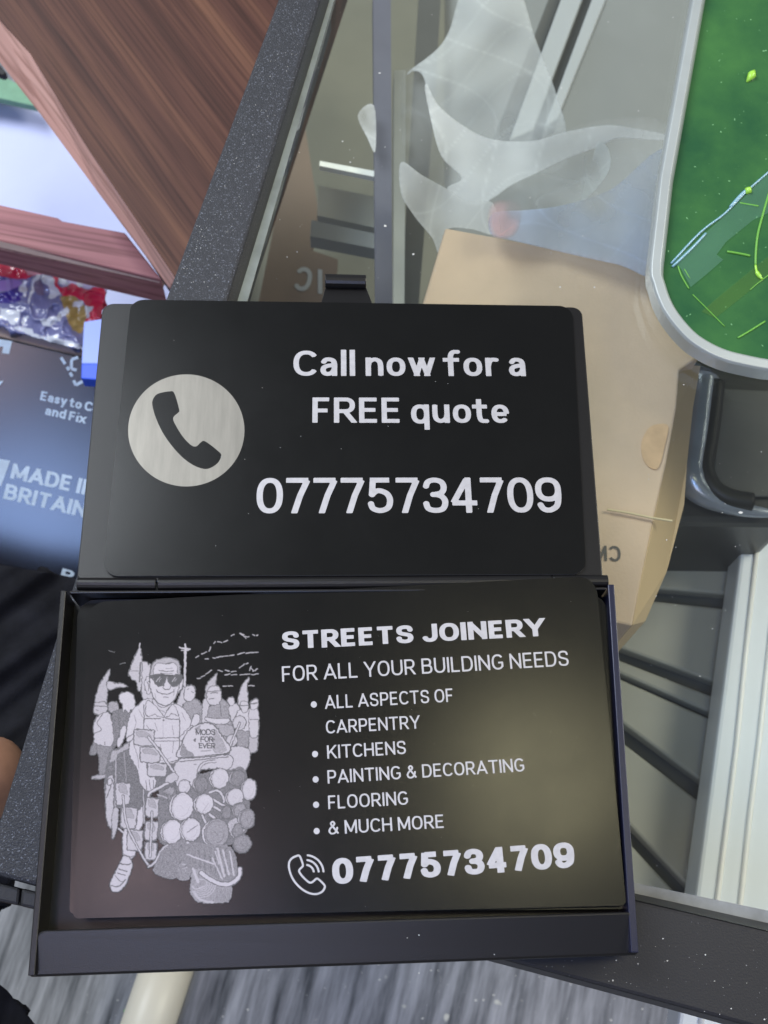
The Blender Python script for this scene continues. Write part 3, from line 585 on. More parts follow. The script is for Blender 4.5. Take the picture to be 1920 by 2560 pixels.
F([(440, 186), (456, 205), (464, 330), (455, 480), (432, 502), (425, 440), (366, 388), (376, 330), (402, 260)], .80); Ln([(452, 290), (446, 430)], 12, .35); Ln([(448, 146), (443, 196)], 7, .8)
Ln([(380, 350), (440, 352)], 5, .4)
F([(218, 340), (224, 360), (208, 450), (196, 592), (118, 592), (130, 500), (162, 420)], .72, tex=.12)
F([(205, 436), (240, 430), (265, 446), (300, 440), (357, 466), (330, 474), (285, 477), (230, 491), (204, 480)], .78)
F([(716, 620), (735, 560), (770, 470), (800, 500), (790, 600), (745, 630)], .82)
F([(1022, 372), (1020, 400), (1018, 470), (1052, 520), (1046, 590), (945, 590), (938, 500), (962, 430)], .74, tex=.1)
F([(1264, 398), (1250, 470), (1252, 600), (1184, 600), (1192, 510), (1222, 440)], .84)
# crowd on the left
F([(215, 592), (250, 580), (286, 600), (280, 650), (240, 665), (215, 645)], .55)
F([(236, 690), (300, 640), (380, 655), (365, 760), (305, 800), (262, 920), (240, 900)], .30)
F([(110, 600), (140, 583), (185, 583), (206, 612), (198, 655), (150, 682), (104, 660)], .76); Ln([(106, 612), (200, 618)], 6, .3); Ln([(118, 640), (135, 645)], 5, .3)
F([(75, 950), (108, 868), (136, 905), (122, 972), (82, 978)], .34)
F([(128, 890), (242, 900), (226, 1112), (150, 1130), (140, 1000)], .38)
F([(168, 670), (212, 660), (240, 740), (243, 905), (118, 895), (108, 830), (100, 780), (120, 705)], .86); Ln([(170, 675), (130, 740), (160, 790), (110, 815)], 5); Ln([(185, 880), (187, 905)], 5)
F([(94, 1142), (150, 1126), (212, 1130), (206, 1150), (100, 1159)], .62)
F([(296, 640), (380, 655), (352, 765), (305, 790), (290, 700)], .30)
F([(292, 535), (340, 508), (390, 524), (412, 580), (405, 655), (380, 640), (362, 672), (340, 640), (318, 662), (318, 600), (298, 580)], .92)
F([(312, 768), (346, 770), (332, 850), (296, 922), (274, 900), (292, 840)], .90)
F([(205, 1000), (300, 920), (420, 900), (440, 1330), (420, 1380), (200, 1330)], .24, None)
F([(236, 960), (300, 930), (368, 882), (372, 925), (295, 968), (262, 1020), (225, 1040)], .62); Ln([(270, 990), (262, 1380)], 9, .62); Ln([(330, 960), (345, 1180)], 6, .5); E(228, 1080, 24, 26, .3)
F([(205, 1160), (245, 1130), (252, 1200), (246, 1502), (206, 1492), (188, 1300)], .78, tex=.1); Ln([(200, 1300), (240, 1180)], 6); E(222, 1180, 18, 24, .85)
F([(242, 1400), (285, 1378), (282, 1500), (254, 1596), (240, 1590)], .72, tex=.1)
# crowd on the right
F([(772, 605), (850, 560), (906, 600), (918, 745), (840, 775), (780, 700)], .50); F([(782, 490), (820, 455), (856, 475), (862, 520), (842, 572), (800, 582), (778, 550)], .90); Ln([(800, 490), (815, 485)], 4); Ln([(835, 505), (850, 515)], 5)
F([(850, 682), (896, 686), (880, 748), (832, 770)], .92); F([(918, 580), (960, 575), (965, 730), (915, 740)], .82)
F([(960, 640), (1000, 595), (1065, 560), (1118, 620), (1142, 760), (1132, 850), (1040, 835), (960, 760)], .50); Ln([(1050, 600), (1055, 690)], 5, .3)
F([(945, 520), (980, 466), (1040, 470), (1057, 530), (1042, 592), (1000, 606), (958, 590)], .88); Ln([(955, 505), (1050, 500)], 6, .3); Ln([(975, 520), (1000, 512), (1030, 518)], 7, .4); Ln([(965, 562), (1000, 556)], 8, .4)
F([(940, 695), (1000, 708), (1112, 706), (1104, 742), (1040, 752), (940, 722)], .92); F([(1015, 755), (1140, 765), (1136, 850), (1050, 845)], .60)
F([(1120, 612), (1182, 600), (1202, 700), (1150, 760), (1110, 650)], .86); F([(1100, 570), (1140, 545), (1156, 590), (1130, 612)], .90)
F([(1176, 775), (1272, 775), (1256, 905), (1220, 955), (1180, 955)], .46); F([(1178, 650), (1272, 650), (1272, 792), (1178, 775)], .92); F([(1196, 590), (1252, 585), (1250, 650), (1212, 658)], .90); Ln([(1200, 610), (1250, 610)], 6, .35)
F([(1270, 830), (1326, 830), (1320, 945), (1264, 952)], .72); F([(1264, 640), (1331, 636), (1331, 825), (1272, 832)], .88); F([(1274, 582), (1326, 560), (1326, 622), (1280, 642)], .92); Ln([(1276, 598), (1322, 590)], 9, .35); Ln([(1270, 715), (1330, 712)], 5, .35)
F([(1108, 930), (1264, 938), (1240, 1092), (1120, 1104)], .86); F([(1030, 840), (1120, 860), (1110, 960), (1060, 950)], .5)
E(1190, 740, 50, 54, .84); E(1135, 872, 42, 50, .84); Rod([(1192, 742), (1140, 870), (1108, 965)], 11, .88)
# dark mass of the machine
F([(600, 1200), (720, 1190), (900, 1120), (1110, 1090), (1240, 1100), (1262, 1500), (1120, 1650), (900, 1650), (620, 1650), (585, 1500)], .30, None, .12)
F([(560, 1080), (740, 1000), (760, 1190), (600, 1240), (540, 1200)], .24, None, .1)
F([(420, 1000), (560, 1080), (540, 1260), (470, 1380), (400, 1350), (380, 1150)], .24, None, .1)
# shin, sock and shoe
F([(335, 1530), (470, 1360), (480, 1450), (420, 1620), (412, 1720), (375, 1760), (328, 1742), (318, 1640)], .92); Ln([(330, 1722), (370, 1742), (412, 1728)], 6)
F([(328, 1735), (384, 1760), (386, 1830), (335, 1960), (282, 2002), (234, 1992), (228, 1930), (280, 1822), (310, 1755)], .88)
for a in (([(300, 1790), (350, 1800), (380, 1790)], 7), ([(290, 1830), (350, 1850)], 7), ([(280, 1860), (340, 1880)], 6), ([(232, 1955), (290, 1960), (340, 1910)], 7), ([(262, 1880), (300, 1920), (330, 1925)], 5)): Ln(a[0], a[1])
# the rider
F([(500, 1010), (620, 1000), (745, 960), (742, 1020), (660, 1050), (560, 1085)], .88)
F([(515, 555), (440, 600), (388, 650), (358, 740), (346, 850), (385, 850), (482, 860), (482, 1000), (560, 1050), (700, 1025), (742, 1000), (765, 850), (832, 752), (792, 650), (700, 590)], .93)
F([(382, 870), (482, 880), (502, 1075), (560, 1145), (568, 1205), (540, 1242), (500, 1244), (450, 1190), (428, 1085), (372, 980)], .92); Ln([(492, 1170), (500, 1236)], 5); Ln([(518, 1165), (527, 1236)], 5); Ln([(545, 1170), (550, 1225)], 5)
F([(350, 855), (404, 822), (410, 850), (362, 882)], .92); F([(745, 850), (828, 762), (836, 788), (760, 872)], .94)
Ln([(478, 606), (478, 850)], 6); Ln([(745, 700), (742, 980)], 6); Ln([(480, 708), (600, 706)], 6); Ln([(640, 706), (745, 716)], 6); Ln([(560, 852), (740, 850)], 6, .35); Ln([(560, 876), (740, 874)], 5, .35); Ln([(620, 705), (623, 860)], 3, .6)
F([(545, 560), (600, 620), (660, 610), (700, 585), (690, 640), (628, 690), (560, 640)], .88); F([(500, 578), (530, 580), (626, 690), (585, 688), (560, 672), (500, 690), (490, 640)], .93); F([(695, 600), (738, 690), (690, 668), (660, 690), (628, 692)], .93); Ln([(620, 718), (626, 722)], 10)
F([(488, 412), (525, 396), (532, 500), (502, 522), (484, 470)], .90); F([(742, 420), (770, 412), (762, 480), (728, 515)], .90); Ln([(502, 430), (515, 470), (508, 500)], 5)
F([(530, 330), (552, 285), (595, 262), (655, 252), (720, 270), (750, 320), (748, 405), (738, 480), (712, 560), (662, 602), (618, 606), (562, 572), (532, 500), (520, 410)], .94, ew=7)
F([(525, 400), (534, 330), (552, 287), (600, 262), (655, 253), (720, 270), (748, 315), (745, 400), (732, 390), (728, 320), (700, 288), (640, 302), (585, 292), (552, 325), (545, 395)], .66, tex=.12)
Ln([(590, 345), (650, 357), (700, 347)], 5); Ln([(600, 366), (650, 372), (690, 366)], 4, .4); Ln([(640, 334), (690, 330)], 4, .4)
F([(524, 388), (612, 374), (644, 392), (628, 445), (592, 466), (560, 442), (545, 408)], .14, .1, .03); F([(656, 390), (742, 378), (768, 394), (742, 448), (702, 470), (670, 442)], .14, .1, .03); Ln([(610, 385), (690, 385)], 12, .14)
Ln([(572, 428), (594, 398)], 8, .7); Ln([(592, 432), (606, 410)], 5, .6); Ln([(690, 428), (712, 400)], 8, .7); Ln([(708, 430), (722, 410)], 5, .6)
Ln([(628, 455), (618, 476), (640, 490), (672, 484), (676, 462)], 5); Ln([(576, 504), (606, 519), (650, 524), (702, 505)], 6); Ln([(570, 492), (582, 510)], 5); Ln([(700, 492), (698, 512)], 5); Ln([(625, 546), (658, 548)], 5, .4); Ln([(560, 520), (566, 556)], 4, .45); Ln([(712, 480), (700, 540)], 4, .45)
for q_ in ([(405, 680), (420, 740), (400, 800)], [(440, 640), (470, 700)], [(500, 760), (520, 800), (505, 860)], [(560, 740), (580, 800)], [(690, 760), (700, 830)], [(760, 660), (790, 720)], [(700, 880), (690, 960)], [(520, 900), (540, 980)],
           [(400, 900), (430, 990), (440, 1080)], [(540, 1000), (600, 1020), (680, 1000)], [(590, 640), (640, 660)], [(420, 780), (470, 800)], [(600, 900), (610, 980)]): Ln(q_, 3.2, .42)
for k_ in range(16): Ln([(575 + k_ * 10, 1700 + 9 * (k_ % 4)), (560 + k_ * 11, 1840 + 8 * (k_ % 3))], 3, .2 if k_ % 2 else .5)
for k_ in range(12): Ln([(640 + k_ * 26, 1230 + 40 * (k_ % 3)), (660 + k_ * 26, 1330 + 50 * (k_ % 4))], 4, .55 if k_ % 3 else .15)
# windscreen and front panel
F([(742, 1015), (1112, 980), (1118, 1080), (1000, 1085), (890, 1100), (850, 1205), (722, 1205)], .88)
F([(742, 1000), (758, 900), (800, 810), (870, 756), (950, 740), (1012, 766), (1062, 840), (1112, 962)], .92, ew=8, smooth=True)
F([(755, 985), (770, 900), (790, 930), (850, 985)], .42, .3); F([(1010, 790), (1050, 850), (1090, 945), (1000, 950), (1000, 850)], .62, .5); F([(850, 785), (900, 760), (890, 800)], .5, None)
Ln([(745, 1004), (1108, 966)], 6); Ln([(745, 1030), (1108, 992)], 6)
def word(s, x, y, hgt, wd_):
    xx = x
    for ch in s:
        gw, y0, y1, st = G[ch]; k = max(gw * .95, .05)
        for pts, e in st: Ln([(xx + min(1, max(0, p[0])) * k * hgt, y - (min(1, max(0, p[1])) * (y1 - y0) + y0) * hgt) for p in pts], wd_, .16, False)
        xx += (k + .22) * hgt
word('MODS', 868, 826, 36, 7); word('FOR', 905, 878, 34, 7); word('EVER', 890, 926, 34, 7); Ln([(905, 950), (975, 944)], 10, .55)
F([(845, 868), (870, 856), (868, 882)], .2, None, smooth=False); F([(990, 850), (1012, 862), (992, 880)], .2, None, smooth=False)
Ln([(870, 1130), (890, 1060), (940, 1025), (1010, 1015)], 6, .35); Ln([(885, 1135), (905, 1075), (950, 1042), (1020, 1035)], 5, .4); Ln([(850, 1050), (870, 1048)], 4, .4)
# mirrors
def mirror(x0, y0, x1, y1, sk=0, v=.82):
    F([(x0 + 12 + sk, y0), (x1 - 10 + sk, y0 + 6), (x1 + sk * .5, y0 + 26), (x1 - 6, y1 - 22), (x1 - 24, y1), (x0 + 16, y1 - 4), (x0, y1 - 26), (x0 + sk * .5, y0 + 20)], v, .22, ew=8); cx, cy = (x0 + x1) / 2, (y0 + y1) / 2
    F([(x0 + 22, y0 + 18), (cx + 14, y0 + 18), (x1 - 22, cy), (cx, cy - 6), (x0 + 28, cy - 14)], .60, .45, .12)
mirror(505, 1038, 650, 1140); mirror(450, 920, 602, 1036); mirror(404, 788, 556, 908)
Rod([(512, 846), (600, 960), (712, 1122)], 13, .9); F([(640, 1150), (700, 1110), (730, 1130), (720, 1170), (650, 1190)], .8)
Rod([(514, 1310), (520, 1264), (590, 1225), (655, 1190)], 14, .9); Ln([(580, 1275), (650, 1300)], 8, .7); F([(620, 1250), (700, 1215), (690, 1280)], .5); Rod([(474, 1240), (480, 1490)], 8, .72)
mirror(268, 1184, 378, 1352); mirror(305, 1370, 425, 1530, 6); mirror(352, 1540, 470, 1695, 6); mirror(488, 1300, 588, 1445, 8); mirror(484, 1474, 582, 1618, 6); mirror(484, 1630, 574, 1765, 4)
Rod([(322, 1285), (345, 1480), (425, 1660), (515, 1810)], 11, .88); Rod([(538, 1405), (524, 1740)], 10, .88); Rod([(512, 1815), (560, 1780), (610, 1690), (655, 1652)], 12, .88); Ln([(290, 1530), (330, 1565)], 12, .8)
# lamps
for a in ((905, 1200, 50, 62, .36, .85), (1180, 1152, 54, 60, .36, .85), (780, 1216, 47, 52, .90, None), (1045, 1155, 66, 78, .92, .86), (1265, 1236, 54, 80, .90, .85), (1160, 1295, 62, 68, .88, .8)): E(*a)
for p in ([(990, 1310), (1085, 1362)], [(1000, 1366), (1062, 1402)], [(915, 1430), (945, 1495)], [(968, 1420), (1012, 1456)], [(970, 1260), (1030, 1245), (1070, 1290), (1075, 1330)]): Rod(p, 14, .88)
F([(1110, 1480), (1200, 1440), (1250, 1520), (1160, 1600), (1120, 1560)], .7, tex=.2)
for a in ((765, 1366, 82, 105, .95, .88), (930, 1345, 66, 75, .95, .88), (1195, 1392, 48, 56, .5, .85), (1095, 1410, 36, 50, .36, .88), (1250, 1456, 56, 76, .48, .85), (690, 1552, 74, 90, .96, .86), (832, 1536, 72, 88, .93, .88), (1180, 1546, 36, 54, .42, .86), (1210, 1642, 70, 68, .42, None), (1022, 1562, 92, 106, .50, .9)): E(*a)
Ln([(880, 1500), (800, 1560)], 5, .35); Ln([(905, 1420), (960, 1340)], 4, .5); Rod([(800, 1632), (858, 1660), (930, 1650)], 15, .88)
# mudguard, forks, bumper and tyre
F([(610, 1690), (700, 1640), (790, 1620), (800, 1780), (730, 1890), (650, 1902), (548, 1850), (590, 1740)], .38, None, .22)
F([(740, 1800), (822, 1755), (835, 1850), (800, 1915), (728, 1900)], .44, None, .22); Ln([(770, 1800), (820, 1790)], 8, .7); Ln([(765, 1825), (815, 1815)], 7, .7)
F([(800, 1640), (1000, 1650), (1095, 1655), (1150, 1700), (1178, 1830), (1152, 1945), (1020, 1965), (860, 1870), (790, 1780)], .40, None, .2)
F([(830, 1900), (850, 1840), (920, 1830), (1010, 1900), (1022, 1960), (1132, 1950), (1122, 2062), (1082, 2082), (900, 2082), (830, 2022)], .52, None, .2)
for k_ in range(22): Ln([(1015 + k_ * 5, 1975 + 3 * (k_ % 3)), (1010 + k_ * 5, 2070)], 2.6, .3 if k_ % 2 else .66)
for k_ in range(14): Ln([(870 + k_ * 20, 1680 + 10 * (k_ % 3)), (880 + k_ * 19, 1820 + 12 * (k_ % 4))], 3, .24 if k_ % 2 else .52)
for r in (112, 96, 80, 66, 52, 40): Ln([(905 + r * math.cos(a), 1930 + r * math.sin(a)) for a in [k * .25 for k in range(-1, 9)]], 6, .78)
Ln([(848, 2000), (900, 2060), (990, 2080)], 16, .8); Ln([(840, 1960), (870, 1980), (930, 1960)], 9, .8); Ln([(900, 1880), (960, 1890)], 7, .8); Ln([(890, 1905), (950, 1915)], 6, .75)
for p, w_ in (([(1028, 1680), (1078, 1885)], 18), ([(1068, 1690), (1112, 1872)], 13), ([(1120, 1700), (1150, 1880)], 12), ([(990, 1750), (1062, 1905)], 12), ([(1010, 1700), (1040, 1790)], 9)): Ln(p, w_, .82)
Rod([(906, 1862), (980, 1912), (1062, 1944), (1140, 1934), (1190, 1882), (1194, 1832)], 27, .92); Ln([(845, 1828), (882, 1925)], 20, .85); Ln([(800, 1722), (995, 1792)], 12, .88)
ink = np.clip(blur(ink, 1) + grain * .045 * (ink > .15), 0, 1)
UV = np.array(ZA(AX, AY)); P3 = onv(UV[0], UV[1], PT) + np.array([0, 0, .03]); keep = np.maximum.reduce([ink[:-1, :-1], ink[1:, :-1], ink[:-1, 1:], ink[1:, 1:]]) > .035
jj, ii = np.nonzero(keep); nx = len(ax); q = np.stack([jj * nx + ii, (jj + 1) * nx + ii, (jj + 1) * nx + ii + 1, jj * nx + ii + 1], 1)
used, inv = np.unique(q.ravel(), return_inverse=True); VV = P3.reshape(-1, 3)[used]; qq = inv.reshape(-1, 4)
me = bpy.data.meshes.new('engraved_picture'); me.from_pydata(((VV - ORG[tc]) * MM).tolist(), [], qq.tolist()); me.materials.append(M['picture'])
at_ = me.attributes.new('ink', 'FLOAT', 'POINT'); at_.data.foreach_set('value', ink.ravel()[used].astype(np.float32))
o = bpy.data.objects.new('engraved_picture', me); COL.objects.link(o); o.parent = tc
tag(o, 'cartoon engraving of a man in sunglasses on a scooter covered in lamps and mirrors')

# ------------------------------------------------------------------ green panel with a silver rim, standing on the glass
gr = empty('acrylic_tray', (110, 120, 0), 'green acrylic panel in a rounded silver rim lying on the glass', 'acrylic tray')
ZR = 4.6
oc = [at(1495, 0, ZR), at(1405, 640, ZR), at(1670, 800, ZR)]
ol_ = [at(u, v_, ZR) for u, v_ in ((1495, 0), (1426, 380), (1405, 563), (1411, 614), (1433, 670), (1474, 723), (1514, 754), (1565, 778), (1626, 793), (1659, 799))]
ol_ = [ol_[0] * 2 - ol_[1]] + [ol_[0], ol_[1]] + [np.array(q) for q in crom(ol_[1:], 5)[5:]] ; ol_ += [ol_[-1] + [60, -6, 0]]
ol_ = [np.array([ol_[0][0] + .0, ol_[0][1], ZR])] + ol_[1:]; ol_ += [ol_[-1] + [8, 8, 0], np.array([ol_[-1][0] + 8, ol_[0][1] - 8, ZR]), np.array([ol_[-1][0], ol_[0][1], ZR])]
def rr(off, z):
    out = []; n_ = len(ol_)
    for i in range(n_):
        a, b, c = ol_[i - 1], ol_[i], ol_[(i + 1) % n_]; d1 = (b - a)[:2] / np.linalg.norm((b - a)[:2]); d2 = (c - b)[:2] / np.linalg.norm((c - b)[:2])
        n1 = np.array([-d1[1], d1[0]]); n2 = np.array([-d2[1], d2[0]]); m_ = (n1 + n2) / max(.4, 1 + n1 @ n2); out.append(np.array([b[0] + m_[0] * off, b[1] + m_[1] * off, z]))
    return out
R0, R1, R1b, R2 = rr(0, ZR), rr(2.2, ZR + .1), rr(2.7, ZR - .4), rr(3.2, ZR - 1.6)
n = len(R0); v = []
ring = [[p * [1, 1, 0] + [0, 0, .3] for p in R0], [p - [0, 0, .5] for p in R0], rr(.35, ZR + .05), R1, R1b, R2, [p * [1, 1, 0] + [0, 0, .3] for p in R2]]
for r_ in ring: v += list(r_)
k = len(ring); f = [(a * n + i, a * n + (i + 1) % n, ((a + 1) % k) * n + (i + 1) % n, ((a + 1) % k) * n + i) for a in range(k) for i in range(n)]
mesh('rim', v, f, M['rim'], gr, bevel=.15)
gz = ZR - 2.4
MB().prism(rr(3.3, gz), 1.6).make('acrylic_sheet', M['green'], gr)
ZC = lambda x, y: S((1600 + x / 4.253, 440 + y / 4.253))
film = [(335, 925), (560, 730), (1000, 330), (1330, 0), (1500, -150), (1500, 330), (1200, 470), (915, 700), (815, 835), (885, 890), (700, 1050), (540, 1180), (430, 975)]  # reflections on the panel, laid over it as pale patches
mesh('reflection_band', [at(*ZC(x, y), gz + .12 + .25 * ((i * 5) % 3) / 3) for i, (x, y) in enumerate(film)], [tuple(range(len(film)))], M['green_pale'], gr)
film2 = [(655, 1440), (900, 1230), (1361, 855), (1550, 700), (1550, 900), (1361, 1060), (1080, 1290), (800, 1510)]  # reflections on the panel too
mesh('reflection_band', [at(*ZC(x, y), gz + .14) for x, y in film2], [tuple(range(len(film2)))], M['green_olive'], gr)
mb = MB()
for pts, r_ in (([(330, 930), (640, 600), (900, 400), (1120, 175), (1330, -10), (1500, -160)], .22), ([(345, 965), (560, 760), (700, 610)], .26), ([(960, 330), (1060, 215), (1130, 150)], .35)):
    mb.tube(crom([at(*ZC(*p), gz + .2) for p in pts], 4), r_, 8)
mb.make('reflection_streak', M['blue_streak'], gr, smooth=True)  # reflected light streaks, built as raised pale blue lines
mb = MB()
for pts, r_ in (([(1060, 288), (1160, 305), (1258, 322)], .22), ([(925, 805), (1050, 825), (1170, 850)], .28), ([(1380, 150), (1300, 430), (1252, 620), (1232, 800), (1228, 950)], .26),
                ([(1310, 1100), (1240, 1150), (1170, 1212)], .12), ([(1310, 1098), (1420, 1010)], .14), ([(1040, 1722), (1180, 1640), (1330, 1545)], .2), ([(405, 960), (440, 1060), (520, 1200)], .16), ([(470, 990), (530, 1090)], .12), ([(560, 1260), (720, 1420), (900, 1600)], .12)):
    mb.tube(crom([at(*ZC(*p), gz + .1) for p in pts], 4), r_, 7)
mb.make('engraved_line', M['lime'], gr, smooth=True)
mb = MB(); mb.tube(crom([at(*ZC(*p), gz + .2) for p in ((1228, 950), (1245, 1030), (1300, 1100))], 4), [.25] * 4 + [.45] * 3 + [.25] * 2, 8)
mb.make('lime_bead', M['lime_bright'], gr, smooth=True)
mb = MB(); x, y = 1155, 150; mb.tube([at(*ZC(x - 25, y + 40), gz + .2), at(*ZC(x - 5, y + 5), gz + .4), at(*ZC(x + 20, y - 30), gz + .2)], [.2, .85, .2], 10); mb.make('lime_bead', M['lime_bright'], gr, smooth=True)
mb = MB(); b_ = S((1500 + 1500 / 3.95, 740 / 3.95)); b2_ = S((1500 + 1450 / 3.95, 810 / 3.95)); mb.tube([at(*b2_, gz + .1), at(*b_, gz + .4), at(b_[0] + 5, b_[1] - 9, gz + .1)], [.2, 1.0, .3], 10)
mb.make('lime_bead', M['lime_bright'], gr, smooth=True)

# ------------------------------------------------------------------ things beneath the glass; boards, posts and profile stand in for its reflections
Z6 = lambda x, y: S((1300 + x / 2.087, 1500 + y / 2.087))
Z4 = lambda x, y: S((1400 + x / 2.458, 800 + y / 2.458))
ZB2 = lambda x, y: S((800 + x / 1.481, y / 1.481))
Z1 = lambda x, y: (x * .5, y * .5)
slab('reflection_board', 'dull olive grey reflection in the left half of the glass, built as a board', 'board', [(380, 1200), (560, 500), (730, -60), (960, -60), (960, 760), (940, 1200)], -190, 6, M['olive'])
slab('reflection_board', 'mid grey reflection in the upper right of the glass behind the white reflections, built as a board', 'board', [(952, -60), (1800, -60), (1800, 900), (940, 900)], -196, 6, M['grey'])
bbrd = slab('brown_reflection', 'brown grey reflection of the wood with faint mirrored letters beside the left frame bar, built as a board', 'board', [(430, 1000), (560, 645), (640, 250), (660, 280), (690, 470), (672, 540), (730, 560), (720, 690), (640, 1000)], -150, 5, M['brown_reflection'])
slab('white_strip', 'thin bright white strip seen through the glass left of the reflected grey post', 'strip', [Z1(1382, 695), Z1(1625, 740), Z1(1622, 765), Z1(1380, 716)], -60, 2, M['bright'])
slab('grey_rail', 'pale olive rail below the white strip under the glass', 'rail', [Z1(1375, 800), Z1(1625, 850), Z1(1625, 985), Z1(1370, 930)], -100, 6, M['slat'])
slab('grey_rail', 'bluish grey rail just above the mirrored letters under the glass', 'rail', [Z1(1345, 950), Z1(1625, 1010), Z1(1625, 1075), Z1(1340, 1020)], -95, 6, M['grey'])
slab('post', 'narrow purple grey window frame reflection in the glass, built as an upright post', 'post', [ZB2(196, -40), ZB2(262, -40), ZB2(268, 1200), ZB2(208, 1200)], -55, 8, M['post'])
slab('post', 'pale grey reflection right beside the purple grey post, built as a strip', 'post', [ZB2(274, 260), ZB2(318, 260), ZB2(312, 1200), ZB2(272, 1200)], -90, 8, M['slat'])
slab('post', 'dark olive reflection behind the left edge of the white reflection, built as a post', 'post', [ZB2(370, -60), ZB2(450, -60), ZB2(430, 300), ZB2(360, 1200), ZB2(300, 1200), ZB2(330, 600)], -130, 8, M['grey_dark'])
pf = empty('reflected_profile', at(1180, 200, -120), 'reflected grey grooved window profile slanting in the upper glass, built beneath it', 'profile')
for pts, m_, dz in (([(860, -40), (905, -40), (700, 520), (640, 520)], 'grey_dark', 0), ([(905, -40), (985, -40), (790, 480), (700, 520)], 'grey_light', 4), ([(985, -40), (1020, -40), (830, 470), (790, 480)], 'grey_dark', 1), ([(1020, -40), (1075, -40), (880, 440), (830, 470)], 'grey_light', 5)):
    MB().prism([at(*ZB2(*p), -120 + dz) for p in pts], 8).make('groove' if m_ == 'grey_dark' else 'reflected_ridge', M[m_], pf, bevel=.6)

# kraft carton: a reflection in the glass, built as a box beneath it
kb = empty('reflected_carton', at(1200, 900, -75), 'reflected tan cardboard carton with mirrored dark print, built under the glass', 'carton')
kt = [(962, 492), (1250, 545), (1425, 582), (1510, 640), (1512, 770), (1468, 800), (1462, 880), (1440, 1000), (1412, 1120), (1385, 1250), (1366, 1352), (1330, 1345), (1290, 1338), (820, 1250), (870, 800)]
MB().prism(poly_at(kt, -30), 40).make('reflected_carton_top', M['kraft'], kb, bevel=.5)
ks0 = [(1468, 790), (1461, 880), (1439, 1000), (1411, 1120), (1384, 1250), (1366, 1350)]; ks1 = [(1513, 790), (1497, 880), (1484, 1000), (1478, 1090), (1440, 1235), (1394, 1342)]
P = poly_at(ks0, -30.6) + poly_at(ks1[::-1], -40); v = P + [p - [0, 0, 28] for p in P]; nn = len(P)
MB().prism(P, 28).make('reflected_carton_side', M['kraft_side'], kb)
text_on('reflected_carton_print', 'CM', lambda u, v_: at(u, v_, -29.8), Z4(205, 1478), Z4(375, 1484), (1, -33), .2, M['kraft_mark'], kb, mirror=True, track=.2)
MB().prism(crom([at(*Z4(x, y), -29.7) for x, y in ((500, 760), (540, 670), (600, 640), (665, 650), (650, 750), (610, 900), (560, 910), (515, 860))], 4, True), .2).make('orange_patch', M['kraft_orange'], kb)
MB().tube([at(*Z4(x, y), -29) for x, y in ((290, 1165), (420, 1185), (560, 1215), (690, 1235))], .28, 6).make('yellow_thread', M['tape_yellow'], kb)

Z8 = lambda x, y: S((700 + x / 4.1475, 600 + y / 4.1475))
text_on('mirrored_letters', '/C', lambda u, v_: at(u, v_, -149.7), Z8(135, 515), Z8(440, 560), (2, -52), .24, M['grey_light'], bbrd, mirror=True, track=.22)  # lettering reflected in the glass, built as part of the board

# reflections in the glass, built as white, blue and pink films
def reflection_film_mesh(label, pts, z, m, dens, amp=2.0, res=80, soft=0):
    q_ = crom([(x, y) for x, y in pts], 5, True); xs = np.linspace(min(p[0] for p in q_), max(p[0] for p in q_), res); ys = np.linspace(min(p[1] for p in q_), max(p[1] for p in q_), res)
    X, Y = np.meshgrid(xs, ys); hx, hy = xs[1] - xs[0], ys[1] - ys[0]; sd = poly_sd(X / hx, Y / hy, [(a / hx, b / hy) for a, b in q_]); V, Fc = [], []
    march(sd, 0, 0, 1.0, V, Fc); P = []; dn = []; D_ = np.array(dens, float); qa = np.array(q_)
    for a, b in V:
        x, y = xs[0] + a * hx, ys[0] + b * hy; u_, v_ = ZB2(x, y)
        r2 = (D_[:, 0] - x) ** 2 + (D_[:, 1] - y) ** 2 + 60; w_ = r2 ** -1.6; k = float((w_ * D_[:, 2]).sum() / w_.sum())
        dd = float(np.hypot(qa[:, 0] - x, qa[:, 1] - y).min()); k = k * 1.25 + (0 if soft else .22 * math.exp(-dd / 9))      # denser along the outline
        if soft: k *= min(1, float(np.hypot(qa[:, 0] - x, qa[:, 1] - y).min()) / soft)
        fold = math.sin(x * .026 + y * .010 + 1.6 * math.sin(y * .009 - x * .004)) * (.6 + .4 * math.sin(y * .017 + x * .006))
        ridge = math.exp(-abs(math.sin(x * .013 - y * .008 + 1.9 * math.sin(y * .007 + x * .003))) * 14) + .7 * math.exp(-abs(math.sin(x * .009 + y * .017 + 1.3 * math.sin(x * .011))) * 16)
        dn.append(max(0, k * (1 + .18 * fold + .42 * ridge))); P.append(at(u_, v_, z + amp * (math.sin(x * .012 + y * .007) + .5 * math.sin(y * .019 - x * .008) + .25 * fold)))
    o = mesh('reflection_film', P, Fc, m, smooth=True)
    o.data.attributes.new('ink', 'FLOAT', 'POINT').data.foreach_set('value', np.array(dn, np.float32)); s_ = o.modifiers.new('thick', 'SOLIDIFY'); s_.thickness = .0001
    return tag(o, label, 'plastic film')  # the films stand in for reflections in the glass
reflection_film_mesh('broad thin white reflection at the top edge of the glass, built as a film', [(545, -60), (720, -60), (800, 150), (866, 320), (912, 484), (900, 620), (700, 640), (480, 560), (420, 440), (385, 290), (350, 262), (318, 280), (330, 262), (430, 185), (480, 110)], -62, M['veil_soft'],
          [(600, 0, .34), (620, 200, .40), (420, 250, .42), (800, 200, .36), (850, 400, .30), (560, 350, .36), (700, 500, .22), (640, 620, .1), (880, 600, .1), (330, 270, .3)], 3)
